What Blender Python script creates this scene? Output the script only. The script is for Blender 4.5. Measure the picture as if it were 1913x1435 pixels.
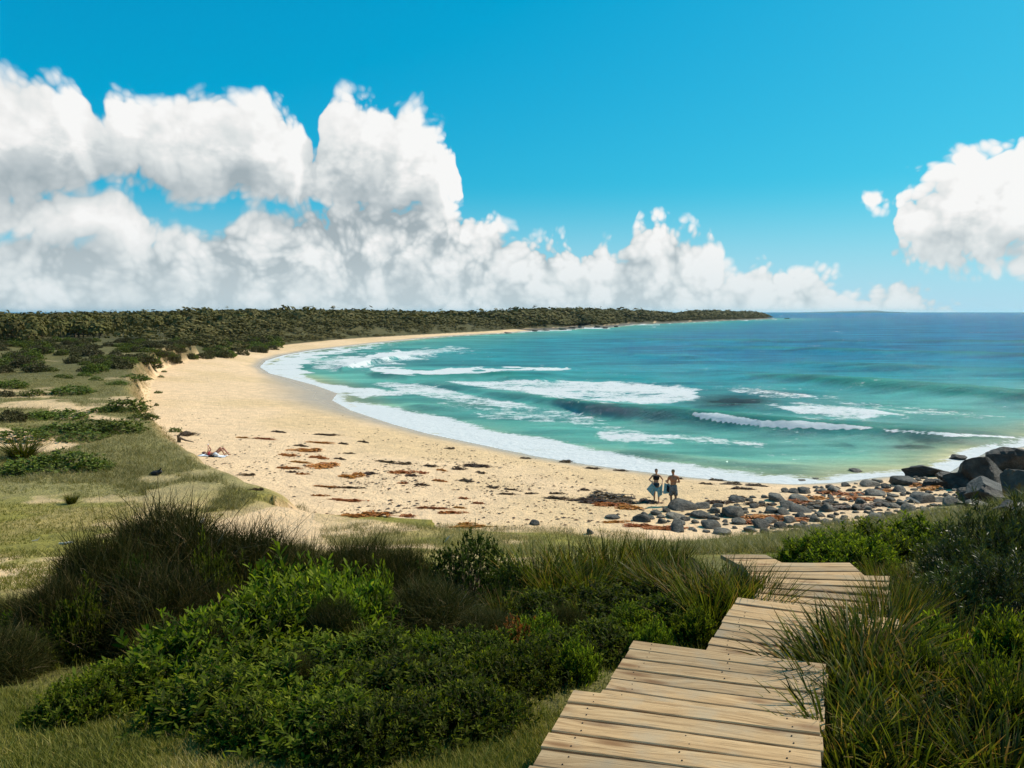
import bpy, bmesh, math, random
import numpy as np
from mathutils import Vector, Matrix, noise as mnoise

for o in list(bpy.data.objects):
    bpy.data.objects.remove(o, do_unlink=True)
sc = bpy.context.scene
C = sc.collection
rng = np.random.default_rng(7)
random.seed(7)
R = math.radians

# ------------------------------------------------------------------ camera
ZC = 10.6                       # eye height above the sea
FPX, IW, IH = 1400.0, 1913.0, 1435.0
HORIZON = 583.0
PITCH = math.atan((IH / 2 - HORIZON) / FPX)
cam_d = bpy.data.cameras.new('camera')
cam = bpy.data.objects.new('camera', cam_d)
C.objects.link(cam)
cam.location = (0, 0, ZC)
cam.rotation_euler = (math.pi / 2 - PITCH, 0, 0)
cam_d.sensor_width = 36
cam_d.lens = 36 * FPX / IW
cam_d.clip_start = 0.05
cam_d.clip_end = 80000
sc.camera = cam
sc.view_settings.view_transform = 'Standard'
sc.view_settings.look = 'None'
sc.view_settings.exposure = 0.15
sc.view_settings.gamma = 1.0
sc.cycles.max_bounces = 6
sc.cycles.diffuse_bounces = 1
sc.cycles.glossy_bounces = 2
sc.cycles.transparent_max_bounces = 6
sc.cycles.caustics_reflective = False
sc.cycles.caustics_refractive = False
sc.cycles.sample_clamp_indirect = 4

SUN_AZ, SUN_EL = R(60), R(45)     # clockwise from the view direction (+Y)


def pdir(px, py):
    a = (np.asarray(px, float) - IW / 2) / FPX
    b = -(np.asarray(py, float) - IH / 2) / FPX
    return a, math.cos(PITCH) + b * math.sin(PITCH), -math.sin(PITCH) + b * math.cos(PITCH)


def unproj(px, py, z):
    """photo pixel -> point on the level plane at height z"""
    dx, dy, dz = pdir(px, py)
    t = (z - ZC) / dz
    return np.stack([dx * t, dy * t], -1)


def proj(x, y, z):
    zz = z - ZC
    f = y * math.cos(PITCH) - zz * math.sin(PITCH)
    u = y * math.sin(PITCH) + zz * math.cos(PITCH)
    f = np.where(f < 0.01, 0.01, f)
    return IW / 2 + FPX * x / f, IH / 2 - FPX * u / f


# ------------------------------------------------------------------ node helper
class NT:
    def __init__(s, tree):
        s.t = tree

    def n(s, typ, props=None, **inp):
        nd = s.t.nodes.new(typ)
        for k, v in (props or {}).items():
            setattr(nd, k, v)
        for k, v in inp.items():
            s.set(nd, k, v)
        return nd

    def set(s, nd, k, v):
        k = k.replace('_', ' ') if isinstance(k, str) and k not in nd.inputs else k
        if isinstance(k, str) and k.startswith('i') and k[1:].isdigit():
            k = int(k[1:])
        sock = nd.inputs[k]
        if isinstance(v, bpy.types.NodeSocket):
            s.t.links.new(v, sock)
        else:
            sock.default_value = v

    def math(s, op, a, b=0.0, c=0.0, clamp=False):
        nd = s.t.nodes.new('ShaderNodeMath')
        nd.operation = op
        nd.use_clamp = clamp
        for i, v in enumerate((a, b, c)):
            if isinstance(v, bpy.types.NodeSocket):
                s.t.links.new(v, nd.inputs[i])
            else:
                nd.inputs[i].default_value = v
        return nd.outputs[0]

    def vmath(s, op, a, b=(0, 0, 0), scale=None):
        nd = s.t.nodes.new('ShaderNodeVectorMath')
        nd.operation = op
        for i, v in enumerate((a, b)):
            if isinstance(v, bpy.types.NodeSocket):
                s.t.links.new(v, nd.inputs[i])
            else:
                nd.inputs[i].default_value = v
        if scale is not None:
            s.set(nd, 'Scale', scale)
        return nd.outputs['Value'] if op in ('LENGTH', 'DOT_PRODUCT', 'DISTANCE') else nd.outputs[0]

    def mix(s, f, a, b, blend='MIX'):
        nd = s.t.nodes.new('ShaderNodeMix')
        nd.data_type = 'RGBA'
        nd.blend_type = blend
        nd.clamp_factor = True
        for i, v in ((0, f), (6, a), (7, b)):
            if isinstance(v, bpy.types.NodeSocket):
                s.t.links.new(v, nd.inputs[i])
            else:
                if i and len(v) == 3:
                    v = (*v, 1)
                nd.inputs[i].default_value = v
        return nd.outputs[2]

    def ramp(s, f, stops, interp='LINEAR'):
        nd = s.t.nodes.new('ShaderNodeValToRGB')
        cr = nd.color_ramp
        cr.interpolation = interp
        while len(cr.elements) < len(stops):
            cr.elements.new(0.5)
        for e, (p, c) in zip(cr.elements, stops):
            e.position = p
            e.color = (*c, 1) if len(c) == 3 else c
        s.t.links.new(f, nd.inputs[0])
        return nd.outputs[0]

    def maprange(s, v, a, b, c=0.0, d=1.0, typ='SMOOTHSTEP'):
        nd = s.t.nodes.new('ShaderNodeMapRange')
        nd.interpolation_type = typ
        nd.clamp = True if typ == 'LINEAR' else nd.clamp
        s.t.links.new(v, nd.inputs[0])
        for i, x in enumerate((a, b, c, d)):
            nd.inputs[i + 1].default_value = x
        return nd.outputs[0]

    def noise(s, vec, scale, detail=3.0, rough=0.55, dist=0.0, color=False, dims='3D'):
        nd = s.t.nodes.new('ShaderNodeTexNoise')
        nd.noise_dimensions = dims
        if vec is not None:
            s.t.links.new(vec, nd.inputs['Vector'])
        nd.inputs['Scale'].default_value = scale
        nd.inputs['Detail'].default_value = detail
        nd.inputs['Roughness'].default_value = rough
        nd.inputs['Distortion'].default_value = dist
        return nd.outputs['Color' if color else 'Fac']


# ------------------------------------------------------------------ sky
def px_azel(px, py):
    dx, dy, dz = pdir(px, py)
    return float(math.atan2(dx, dy)), float(math.atan2(dz, math.hypot(dx, dy)))


def build_cloud_group():
    g = bpy.data.node_groups.new('cloud_field', 'ShaderNodeTree')
    g.interface.new_socket('P', in_out='INPUT', socket_type='NodeSocketVector')
    g.interface.new_socket('D', in_out='OUTPUT', socket_type='NodeSocketFloat')
    g.interface.new_socket('Heap', in_out='OUTPUT', socket_type='NodeSocketFloat')
    g.interface.new_socket('Puff', in_out='OUTPUT', socket_type='NodeSocketFloat')
    t = NT(g)
    gi = g.nodes.new('NodeGroupInput')
    go = g.nodes.new('NodeGroupOutput')
    P0 = gi.outputs[0]
    w2 = t.vmath('SUBTRACT', t.noise(P0, 9.0, 4.0, 0.42, color=True, dims='2D'), (0.5, 0.5, 0.5))
    P = t.vmath('ADD', P0, t.vmath('MULTIPLY', w2, (0.055, 0.040, 0.0)))
    sp = t.n('ShaderNodeSeparateXYZ', i0=P)
    az, el = sp.outputs[0], sp.outputs[1]
    A0, A1, EMAX = -0.8, 0.8, 0.4
    azn = t.maprange(az, A0, A1, 0, 1, 'LINEAR')

    def outline(prof, left, right):
        fc = g.nodes.new('ShaderNodeFloatCurve')
        cv = fc.mapping.curves[0]
        pts = sorted(((px_azel(x, y)[0] - A0) / (A1 - A0), max(px_azel(x, y)[1], 0) / EMAX) for x, y in prof)
        pts = [(0.0, left)] + pts + [(1.0, right)]
        while len(cv.points) < len(pts):
            cv.points.new(0.5, 0.5)
        for p_, (x, y) in zip(cv.points, pts):
            p_.location = (x, y)
            p_.handle_type = 'AUTO_CLAMPED'
        fc.mapping.update()
        g.links.new(azn, fc.inputs['Value'])
        return t.math('MULTIPLY', fc.outputs[0], EMAX)

    # low bank of cloud along the horizon: its upper outline as in the photograph
    bank = t.math('SUBTRACT', outline(
        [(-250, 455), (0, 452), (60, 432), (130, 440), (250, 430), (330, 420), (390, 432), (430, 412), (470, 392), (560, 385), (640, 375),
         (800, 375), (880, 395), (930, 408), (965, 432), (1000, 435), (1055, 428), (1082, 462), (1100, 442),
         (1140, 438), (1160, 472), (1180, 422), (1215, 412), (1265, 428), (1300, 434), (1345, 458),
         (1385, 502), (1430, 484), (1480, 510), (1510, 494), (1545, 494), (1590, 530), (1640, 512),
         (1690, 527), (1740, 548), (1820, 568), (1913, 573), (2100, 575)], 0.28, 0.04), el)
    # heaped clouds: upper and lower outlines (upper below lower = a gap of blue)
    top = outline([(-150, 170), (-20, 140), (60, 128), (120, 140), (160, 165), (180, 235), (198, 190), (235, 158), (275, 180), (330, 178), (400, 168),
                   (480, 172), (545, 195), (578, 230), (592, 285), (604, 236), (615, 180), (650, 166), (700, 182), (745, 182),
                   (800, 215), (838, 255), (855, 330), (866, 420), (872, 470), (1590, 480), (1640, 462), (1676, 430), (1698, 330), (1740, 300),
                   (1800, 275), (1850, 256), (1890, 262), (1940, 300), (2050, 340)], 0.5, 0.4)
    bot = outline([(-150, 395), (-20, 385), (60, 388), (120, 385), (160, 370), (200, 358), (240, 360), (280, 372), (330, 386), (400, 385),
                   (480, 392), (545, 396), (580, 398), (592, 398), (602, 400), (650, 405), (745, 408), (838, 412), (866, 400),
                   (872, 380), (1590, 400), (1640, 478), (1676, 490), (1740, 497), (1800, 500), (1890, 502), (2050, 500)], 0.33, 0.2)
    top2 = outline([(-150, 330), (0, 340), (80, 338), (160, 340), (230, 358), (280, 388), (315, 420), (335, 470), (345, 500),
                    (1600, 380), (1625, 352), (1660, 352), (1690, 372), (1720, 380)], 0.3, 0.0)
    bot2 = outline([(-150, 460), (0, 452), (80, 462), (160, 474), (230, 476), (280, 478), (310, 470), (330, 460), (345, 440),
                    (1600, 360), (1625, 380), (1660, 381), (1690, 365), (1720, 340)], 0.25, 0.3)
    heap = t.math('MINIMUM', t.math('SUBTRACT', top, el), t.math('SUBTRACT', el, bot))
    heap2 = t.math('MINIMUM', t.math('SUBTRACT', top2, el), t.math('SUBTRACT', el, bot2))
    heap = t.math('SMOOTH_MAX', heap, heap2, 0.01)
    acc = t.math('SMOOTH_MAX', heap, bank, 0.012)
    # cauliflower heads
    vo = g.nodes.new('ShaderNodeTexVoronoi')
    vo.voronoi_dimensions = '2D'
    vo.feature = 'F1'
    vo.inputs['Scale'].default_value = 20.0
    vo.inputs['Detail'].default_value = 2.0
    vo.inputs['Roughness'].default_value = 0.6
    vo.inputs['Lacunarity'].default_value = 2.3
    g.links.new(P, vo.inputs['Vector'])
    vd = t.math('MULTIPLY', vo.outputs['Distance'], vo.outputs['Distance'])
    rag = t.maprange(t.n('ShaderNodeSeparateXYZ', i0=P0).outputs[0], -0.42, 0.12, 0.42, 1.0, 'LINEAR')
    bill = t.math('MULTIPLY', t.math('SUBTRACT', 0.36, vd), t.math('MULTIPLY', rag, 0.030))
    fb = t.math('MULTIPLY', t.math('SUBTRACT', t.noise(P0, 10.0, 4.0, 0.45, dims='2D'), 0.22), t.math('MULTIPLY', rag, 0.030))
    hold = t.maprange(acc, -0.026, 0.002)                # no scraps torn off the edges
    D = t.math('ADD', acc, t.math('MULTIPLY', t.math('ADD', bill, fb), hold))
    g.links.new(D, go.inputs[0])
    g.links.new(t.math('SUBTRACT', heap, bank), go.inputs[1])
    g.links.new(t.math('SUBTRACT', 0.36, vd), go.inputs[2])
    return g


world = bpy.data.worlds.new('World')
sc.world = world
world.use_nodes = True
world.cycles.sampling_method = 'NONE'
wt = world.node_tree
wt.nodes.clear()
t = NT(wt)
tc = t.n('ShaderNodeTexCoord')
DIRV = t.vmath('NORMALIZE', tc.outputs['Generated'])
sp = t.n('ShaderNodeSeparateXYZ', i0=DIRV)
az = t.math('ARCTAN2', sp.outputs[0], sp.outputs[1])
el = t.math('ARCSINE', sp.outputs[2])
P = t.n('ShaderNodeCombineXYZ', i0=az, i1=el).outputs[0]
sky = t.n('ShaderNodeTexSky', dict(sky_type='NISHITA', sun_disc=False, sun_elevation=SUN_EL,
                                   sun_rotation=SUN_AZ, altitude=0.0, air_density=1.0,
                                   dust_density=0.6, ozone_density=2.5))
skyc = t.vmath('SCALE', sky.outputs[0], scale=0.1)
sk = t.n('ShaderNodeSeparateColor', i0=skyc)
r_ = t.math('MULTIPLY', t.math('MAXIMUM', t.math('SUBTRACT', t.math('MULTIPLY', sk.outputs[0], 0.42), 0.080), 0.001), 0.50)
g_ = t.math('MULTIPLY', t.math('POWER', sk.outputs[1], 0.62), 0.68)
b_ = t.math('MULTIPLY', t.math('POWER', t.math('MULTIPLY', sk.outputs[2], 1.25), 0.45), 0.715)
skyc = t.n('ShaderNodeCombineColor', i0=r_, i1=g_, i2=b_).outputs[0]
grp = build_cloud_group()
c0 = t.n('ShaderNodeGroup', dict(node_tree=grp))
wt.links.new(P, c0.inputs[0])
c1 = t.n('ShaderNodeGroup', dict(node_tree=grp))
wt.links.new(t.vmath('ADD', P, (0.022, 0.036, 0)), c1.inputs[0])
D0, D1 = c0.outputs[0], c1.outputs[0]
alpha = t.maprange(D0, -0.006, 0.015)
lit = t.math('ADD', t.math('MULTIPLY', t.math('SUBTRACT', D0, D1), 9.5), 0.70)
heapD = t.maprange(c0.outputs[1], -0.03, 0.02)         # 1 in the heaps, 0 in the low bank
gb = t.noise(t.vmath('MULTIPLY', P, (13.0, 20.0, 0)), 1.0, 6, 0.62, dims='2D')
depth = t.maprange(D0, 0.0, 0.09)                     # thick cloud lets less light through
lit = t.math('SUBTRACT', lit, t.math('MULTIPLY', depth, t.maprange(gb, 0.36, 0.62, 0.02, 0.48)))
sunward = t.maprange(az, -0.5, 0.5, -0.06, 0.16, 'LINEAR')
lit = t.math('SUBTRACT', lit, t.math('MULTIPLY', t.math('SUBTRACT', 1.0, heapD), 0.10))
puff = t.math('MULTIPLY', t.math('SUBTRACT', c0.outputs[2], 0.08), 0.55)
lit = t.math('ADD', lit, t.math('MULTIPLY', puff, t.math('SUBTRACT', 1.0, t.math('MULTIPLY', heapD, 0.8))))
lit = t.math('ADD', lit, sunward, clamp=True)
cloudc = t.ramp(lit, [(0.0, (0.33, 0.39, 0.42)), (0.3, (0.47, 0.52, 0.54)), (0.6, (0.66, 0.69, 0.69)), (0.85, (0.79, 0.79, 0.78)), (1.0, (0.85, 0.85, 0.84))])
# moist air low over the sea
low = t.maprange(el, 0.0, 0.12, 0.55, 0.0)
cloudc = t.mix(low, cloudc, (0.60, 0.69, 0.72))
skyc2 = t.mix(t.maprange(el, -0.02, 0.17, 0.85, 0.0), skyc, (0.46, 0.66, 0.80))
col = t.mix(alpha, skyc2, cloudc)
bg = t.n('ShaderNodeBackground', Color=col, Strength=1.0)
wo = t.n('ShaderNodeOutputWorld', Surface=bg.outputs[0])

sun_d = bpy.data.lights.new('sun', 'SUN')
sun = bpy.data.objects.new('sun', sun_d)
C.objects.link(sun)
sun_d.energy = 5.0
sun_d.angle = R(0.53)
sun_d.color = (1.0, 0.91, 0.77)
sv = Vector((math.sin(SUN_AZ) * math.cos(SUN_EL), math.cos(SUN_AZ) * math.cos(SUN_EL), math.sin(SUN_EL)))
sun.rotation_euler = sv.to_track_quat('Z', 'Y').to_euler()
sun.location = (40, 20, 60)


# ------------------------------------------------------------------ helpers: noise, meshes, objects
def _hash(ix, iy, iz, seed):
    h = (ix * 374761393 + iy * 668265263 + iz * 2147483647 + seed * 1274126177) & 0xFFFFFFFF
    h = ((h ^ (h >> 13)) * 1274126177) & 0xFFFFFFFF
    return ((h ^ (h >> 16)) & 0xFFFF) / 65535.0


def vnoise(x, y, z=0.0, seed=0):
    """smooth value noise in 0..1"""
    x, y = np.asarray(x, float), np.asarray(y, float)
    z = np.zeros_like(x) + z
    ix, iy, iz = np.floor(x).astype(np.int64), np.floor(y).astype(np.int64), np.floor(z).astype(np.int64)
    fx, fy, fz = x - ix, y - iy, z - iz
    fx, fy, fz = fx * fx * (3 - 2 * fx), fy * fy * (3 - 2 * fy), fz * fz * (3 - 2 * fz)
    r = 0
    for dx in (0, 1):
        for dy in (0, 1):
            for dz in (0, 1):
                w = (fx if dx else 1 - fx) * (fy if dy else 1 - fy) * (fz if dz else 1 - fz)
                r = r + w * _hash(ix + dx, iy + dy, iz + dz, seed)
    return r


def fbm(x, y, z=0.0, octv=4, seed=0):
    a, s, tot = 1.0, 0.0, 0.0
    for k in range(octv):
        s = s + a * vnoise(np.asarray(x) * 2 ** k + 17.3 * k, np.asarray(y) * 2 ** k - 9.1 * k, np.asarray(z) * 2 ** k + 3.7 * k, seed + k)
        tot += a
        a *= 0.5
    return s / tot


def sstep(a, b, x):
    t_ = np.clip((np.asarray(x, float) - a) / (b - a), 0, 1)
    return t_ * t_ * (3 - 2 * t_)


def npmesh(name, verts, faces, smooth=False, attrs=None, cols=None):
    """verts (N,3), faces: array (M,k) or list of such arrays"""
    if not isinstance(faces, list):
        faces = [faces]
    faces = [np.asarray(f, np.int32) for f in faces if len(f)]
    me = bpy.data.meshes.new(name)
    verts = np.asarray(verts, np.float32)
    me.vertices.add(len(verts))
    me.vertices.foreach_set('co', verts.ravel())
    loops = np.concatenate([f.ravel() for f in faces])
    tot = np.concatenate([np.full(len(f), f.shape[1], np.int32) for f in faces])
    start = np.concatenate([[0], np.cumsum(tot)[:-1]]).astype(np.int32)
    me.loops.add(len(loops))
    me.loops.foreach_set('vertex_index', loops)
    me.polygons.add(len(tot))
    me.polygons.foreach_set('loop_start', start)
    me.polygons.foreach_set('loop_total', tot)
    if smooth:
        me.polygons.foreach_set('use_smooth', np.ones(len(tot), bool))
    me.update(calc_edges=True)
    for k, v in (attrs or {}).items():
        at = me.attributes.new(k, 'FLOAT', 'POINT')
        at.data.foreach_set('value', np.asarray(v, np.float32))
    for k, v in (cols or {}).items():
        at = me.attributes.new(k, 'FLOAT_COLOR', 'POINT')
        v = np.asarray(v, np.float32)
        v = np.concatenate([v, np.ones((len(v), 1), np.float32)], 1)
        at.data.foreach_set('color', v.ravel())
    return me


def obj(name, me, mat=None, parent=None, loc=None, kind=None, label=None, cat=None, group=None):
    o = bpy.data.objects.new(name, me)
    C.objects.link(o)
    if mat is not None and me is not None and not me.materials:
        me.materials.append(mat)
    if parent is not None:
        o.parent = parent
    if loc is not None:
        o.location = loc
    tag(o, label, cat, group, kind)
    return o


def tag(o, label=None, cat=None, group=None, kind=None):
    for k, v in (('label', label), ('category', cat), ('group', group), ('kind', kind)):
        if v:
            o[k] = v
    return o


def copy_tree(o, parent=None):
    c = o.copy()
    C.objects.link(c)
    c.parent = parent
    for ch in o.children:
        copy_tree(ch, c)
    return c


def mat_new(name):
    m = bpy.data.materials.new(name)
    m.use_nodes = True
    m.node_tree.nodes.clear()
    return m, NT(m.node_tree)


def finish(t, shader, disp=None):
    o = t.n('ShaderNodeOutputMaterial', Surface=shader)
    return o


def principled(t, color, rough=0.6, normal=None, spec=0.3, **kw):
    p = t.n('ShaderNodeBsdfPrincipled')
    t.set(p, 'Base Color', color if isinstance(color, bpy.types.NodeSocket) else (*color, 1))
    t.set(p, 'Roughness', rough)
    t.set(p, 'Specular IOR Level', spec)
    if normal is not None:
        t.set(p, 'Normal', normal)
    for k, v in kw.items():
        t.set(p, k.replace('_', ' '), v)
    return p.outputs[0]


def bump(t, h, strength=0.5, dist=0.02, normal=None):
    b = t.n('ShaderNodeBump', Strength=strength, Distance=dist, Height=h)
    if normal is not None:
        t.set(b, 'Normal', normal)
    return b.outputs[0]


def attr(t, name, out='Fac'):
    return t.n('ShaderNodeAttribute', dict(attribute_name=name)).outputs[out]


# ------------------------------------------------------------------ plan of the bay
WPX = [(1455, 595.2), (1400, 598), (1340, 600), (1300, 602), (1250, 604.5), (1190, 606), (1160, 609.5), (1130, 612.5), (1095, 611.5), (1070, 615.5), (1020, 617),
       (975, 620), (940, 623), (880, 626), (830, 629), (770, 634), (700, 641), (640, 648), (580, 655), (530, 664),
       (497, 674), (486, 686), (505, 698), (545, 708), (590, 720), (632, 735), (622, 748), (655, 766), (690, 778), (740, 794), (800, 810), (900, 831),
       (1000, 852), (1100, 868), (1200, 881), (1300, 893), (1400, 901), (1480, 905), (1560, 902), (1640, 892), (1700, 888), (1770, 884), (1800, 866),
       (1840, 846), (1913, 834)]
W = np.array([unproj(x, y, 0.0) for x, y in WPX])
Wext = np.concatenate([np.array([[-6000, 4000], [-1500, 2600], [200, 1500], [380, 1260]]), W, np.array([[52, 66], [75, 72], [130, 60], [400, -200], [600, -3000]])])
SEA_POLY = np.concatenate([Wext, np.array([[40000, -3000], [40000, 40000], [-40000, 40000], [-40000, 6000]])])
DFAR = [(905, 619.5), (830, 623.3), (760, 627), (680, 631.5), (620, 636), (560, 642), (480, 650.5)]
DPX = [(420, 659), (370, 668), (325, 680), (300, 695), (284, 715), (277, 740),
       (283, 772), (310, 802), (345, 840), (375, 866), (430, 898), (480, 922), (530, 943), (578, 958), (605, 985),
       (640, 988), (690, 978), (800, 984), (900, 990), (1000, 986), (1100, 992), (1250, 1004), (1340, 1004), (1480, 990), (1600, 975), (1750, 952), (1913, 938)]
D = np.array([unproj(x, y, 1.0) for x, y in DFAR] + [unproj(x, y, 1.7) for x, y in DPX])
off = np.array([-0.45, 0.85])
Dhead = W[:12] + off * 12
Dext = np.concatenate([np.array([[-6000, 3900], [-1500, 2500], [180, 1440], [350, 1240]]), Dhead, D, np.array([[40, 46], [60, 52], [120, 45], [380, -200], [580, -3000]])])
LAND_POLY = np.concatenate([Dext, np.array([[-3000, -3000], [-40000, -3000], [-40000, 4000]])])


def in_poly(x, y, P):
    r = np.zeros(np.shape(x), bool)
    j = len(P) - 1
    for i in range(len(P)):
        xi, yi, xj, yj = P[i, 0], P[i, 1], P[j, 0], P[j, 1]
        if yi != yj:
            c = ((yi > y) != (yj > y)) & (x < (xj - xi) * (y - yi) / (yj - yi) + xi)
            r ^= c
        j = i
    return r


def line_dist(x, y, P):
    best = np.full(np.shape(x), 1e12)
    for i in range(len(P) - 1):
        ax, ay = P[i]
        bx, by = P[i + 1] - P[i]
        L = bx * bx + by * by
        t_ = np.clip(((x - ax) * bx + (y - ay) * by) / L, 0, 1)
        best = np.minimum(best, (x - ax - t_ * bx) ** 2 + (y - ay - t_ * by) ** 2)
    return np.sqrt(best)


# drop below the eye at known spots of the land (x, y, drop)
CTRL = np.array([
    (0, 0, 2.0), (0, -6, 1.5), (0, -40, 0.5), (-4, 3.5, 2.5), (-2.75, 4.9, 2.75), (4, 3, 2.3), (4, 6, 2.75), (0.7, 3.4, 2.32), (1.2, 4.6, 2.5), (1.9, 5.4, 2.68),
    (2.5, 6.4, 2.72), (3, 7.6, 2.84), (2.2, 8.3, 2.96), (1.4, 8.2, 2.98), (-7, 5, 2.95), (-12, 3, 2.8), (-6, 8.5, 3.6), (-2, 8, 3.4), (0.5, 8.5, 3.3), (6, 7.5, 2.9), (8, 10, 3.1), (10, 5, 2.3),
    (3, 12, 4.0), (3.2, 17, 5.5), (3.5, 22, 6.95), (4, 27, 8.5), (-10, 14.6, 5.3), (-15, 22, 6.6), (-17, 28, 7.2), (-8, 22, 6.85), (-8, 25, 7.5), (-9, 28.5, 7.35),
    (-16, 33, 7.3), (-12, 36, 7.5), (-3, 14, 5.0), (-2, 19, 6.2), (-3, 24, 7.2), (1, 24, 7.3), (-20, 42, 7.3), (-28, 55, 7.1), (-33, 70, 6.9), (-40, 64, 6.5), (-30, 40, 7.1), (-28, 30, 6.9), (-80, 118, 5.4), (-60, 90, 6.1),
    (-44, 110, 6.5), (-40, 150, 6.2), (-20, 220, 5.6), (30, 330, 5.2), (-60, 300, 5.0), (-120, 250, 4.6), (-250, 350, 4.4), (-300, 150, 4.2), (-100, 60, 5.2), (-60, 30, 5.6), (-40, 12, 4.4),
    (0, 600, 5.5), (100, 700, 5.0), (200, 900, 5.5), (330, 1180, 6.5), (60, 480, 6.5), (280, 980, 6.0), (-500, 900, 5.0), (-1500, 2000, 4.0),
    (12, 14, 3.6), (12, 17, 4.35), (9, 18, 5.3), (7, 21, 6.4), (14, 24, 6.3), (12, 28, 8.3), (20, 30, 7.9), (30, 25, 6.0), (40, 35, 8.0), (60, 20, 6.0), (30, 5, 3.0), (80, -40, 3.0)], float)
_cx, _cy = CTRL[:, 0], CTRL[:, 1]
_K = np.hypot(_cx[:, None] - _cx, _cy[:, None] - _cy)
_M = np.block([[_K, np.ones((len(CTRL), 1))], [np.ones((1, len(CTRL))), np.zeros((1, 1))]])
_w = np.linalg.solve(_M, np.concatenate([ZC - CTRL[:, 2], [0]]))


def top_surface(x, y):
    r = np.zeros(np.shape(x)) + _w[-1]
    for i in range(len(CTRL)):
        r = r + _w[i] * np.hypot(x - _cx[i], y - _cy[i])
    return r


def ground(x, y, full=False):
    x, y = np.asarray(x, float), np.asarray(y, float)
    rr = np.hypot(x, y)
    dW, dD = line_dist(x, y, Wext), line_dist(x, y, Dext)
    # uneven edge of the dune
    dD_n = dD + (fbm(x / 3.0, y / 3.0, octv=3, seed=5) - 0.5) * 1.6 * sstep(0, 1.5, dD) * np.clip(rr / 60, 0.3, 1.2) * (1 - sstep(90, 160, rr))
    sea = in_poly(x, y, SEA_POLY)
    land = in_poly(x, y, LAND_POLY) & ~sea
    # beach between the water's edge and the toe of the dune
    t_ = dW / (dW + dD + 1e-6)
    toe = 1.7 - 0.7 * sstep(140, 200, y)
    zb = toe * t_ ** 0.85 + (fbm(x / 6, y / 6, octv=3, seed=2) - 0.5) * 0.22 * sstep(0.1, 0.5, t_)
    zsea = -np.minimum(dW * 0.06, 5 + 0 * dW) - 0.02
    w = np.where(y > 150, 14.0, np.where(x > -3, 5.0, 2.0))
    w = np.where((x < -3) & (y < 30), 3.0, w)
    ts = top_surface(x, y)
    ts = ts + (fbm(x / 9, y / 9, octv=4, seed=11) - 0.5) * 1.5 * sstep(24, 50, rr) * sstep(2, 12, dD)
    ts = ts + (fbm(x / 1.4, y / 1.4, octv=3, seed=12) - 0.5) * 0.16
    zl = toe + (np.maximum(ts, 1.75) - toe) * sstep(0, 1, np.clip(dD_n, 0, None) / w)
    z = np.where(sea, zsea, np.where(land, zl, zb))
    if full:
        return z, dW, dD, sea, land
    return z


# ------------------------------------------------------------------ ground sheet
azd = np.concatenate([np.linspace(-180, -50, 27)[:-1], np.linspace(-50, 50, 620), np.linspace(50, 180, 27)[1:]])
rad = np.concatenate([np.geomspace(0.6, 14, 110)[:-1], np.geomspace(14, 130, 300)[:-1], np.geomspace(130, 520, 170)[:-1], np.geomspace(520, 6000, 80)])
AZ, RA = np.meshgrid(np.radians(azd), rad)
GX, GY = RA * np.sin(AZ), RA * np.cos(AZ)
GZ, GdW, GdD, Gsea, Gland = ground(GX, GY, True)
nr, nc = GX.shape


def gz(x, y):
    """height of the built ground sheet"""
    x, y = np.asarray(x, float), np.asarray(y, float)
    ci = np.interp(np.degrees(np.arctan2(x, y)), azd, np.arange(nc))
    ri = np.interp(np.log(np.maximum(np.hypot(x, y), 0.6)), np.log(rad), np.arange(nr))
    c0_, r0_ = np.minimum(ci.astype(int), nc - 2), np.minimum(ri.astype(int), nr - 2)
    fc_, fr_ = ci - c0_, ri - r0_
    return (GZ[r0_, c0_] * (1 - fc_) + GZ[r0_, c0_ + 1] * fc_) * (1 - fr_) + (GZ[r0_ + 1, c0_] * (1 - fc_) + GZ[r0_ + 1, c0_ + 1] * fc_) * fr_


def hit(px, py):
    """where the sight line through a photo pixel meets the ground"""
    px, py = np.atleast_1d(np.asarray(px, float)), np.atleast_1d(np.asarray(py, float))
    dx, dy, dz = pdir(px, py)
    ts_ = np.geomspace(2.2, 2000.0, 330)
    X, Y, Z = dx[:, None] * ts_, dy[:, None] * ts_, ZC + dz[:, None] * ts_
    G = gz(X, Y)
    below = Z < G
    k = np.where(below.any(1), below.argmax(1), len(ts_) - 1)
    k = np.maximum(k, 1)
    i = np.arange(len(px))
    a, b = (Z - G)[i, k - 1], (Z - G)[i, k]
    f = np.clip(a / (a - b + 1e-9), 0, 1)
    tt = ts_[k - 1] + f * (ts_[k] - ts_[k - 1])
    x, y = dx * tt, dy * tt
    return np.stack([x, y, gz(x, y)], -1)


def hit1(px, py):
    return Vector(hit(px, py)[0])


n1 = fbm(GX / 2.2, GY / 2.2, octv=5, seed=31)
n2 = fbm(GX / 9.0, GY / 9.0, octv=4, seed=32)
n3 = fbm(GX / 0.7, GY / 0.7, octv=3, seed=33)
PXv, PYv = proj(GX, GY, GZ)
SAND = np.array([0.74, 0.51, 0.305])
WET = np.array([0.33, 0.265, 0.19])
LAWN = np.array([0.25, 0.215, 0.040])
LAWN2 = np.array([0.33, 0.25, 0.085])
DUNE = np.array([0.265, 0.225, 0.085])
SCRUB = np.array([0.115, 0.100, 0.030])
SOIL = np.array([0.24, 0.16, 0.085])
SCARP = np.array([0.34, 0.215, 0.11])


def lerp(a, b, f):
    return a + (b - a) * np.asarray(f)[..., None]


def vegetation_cover(x, y):
    """0 bare sand .. 1 grown over, on the land side"""
    return fbm(x / 5.0, y / 5.0, octv=5, seed=41)


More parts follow.
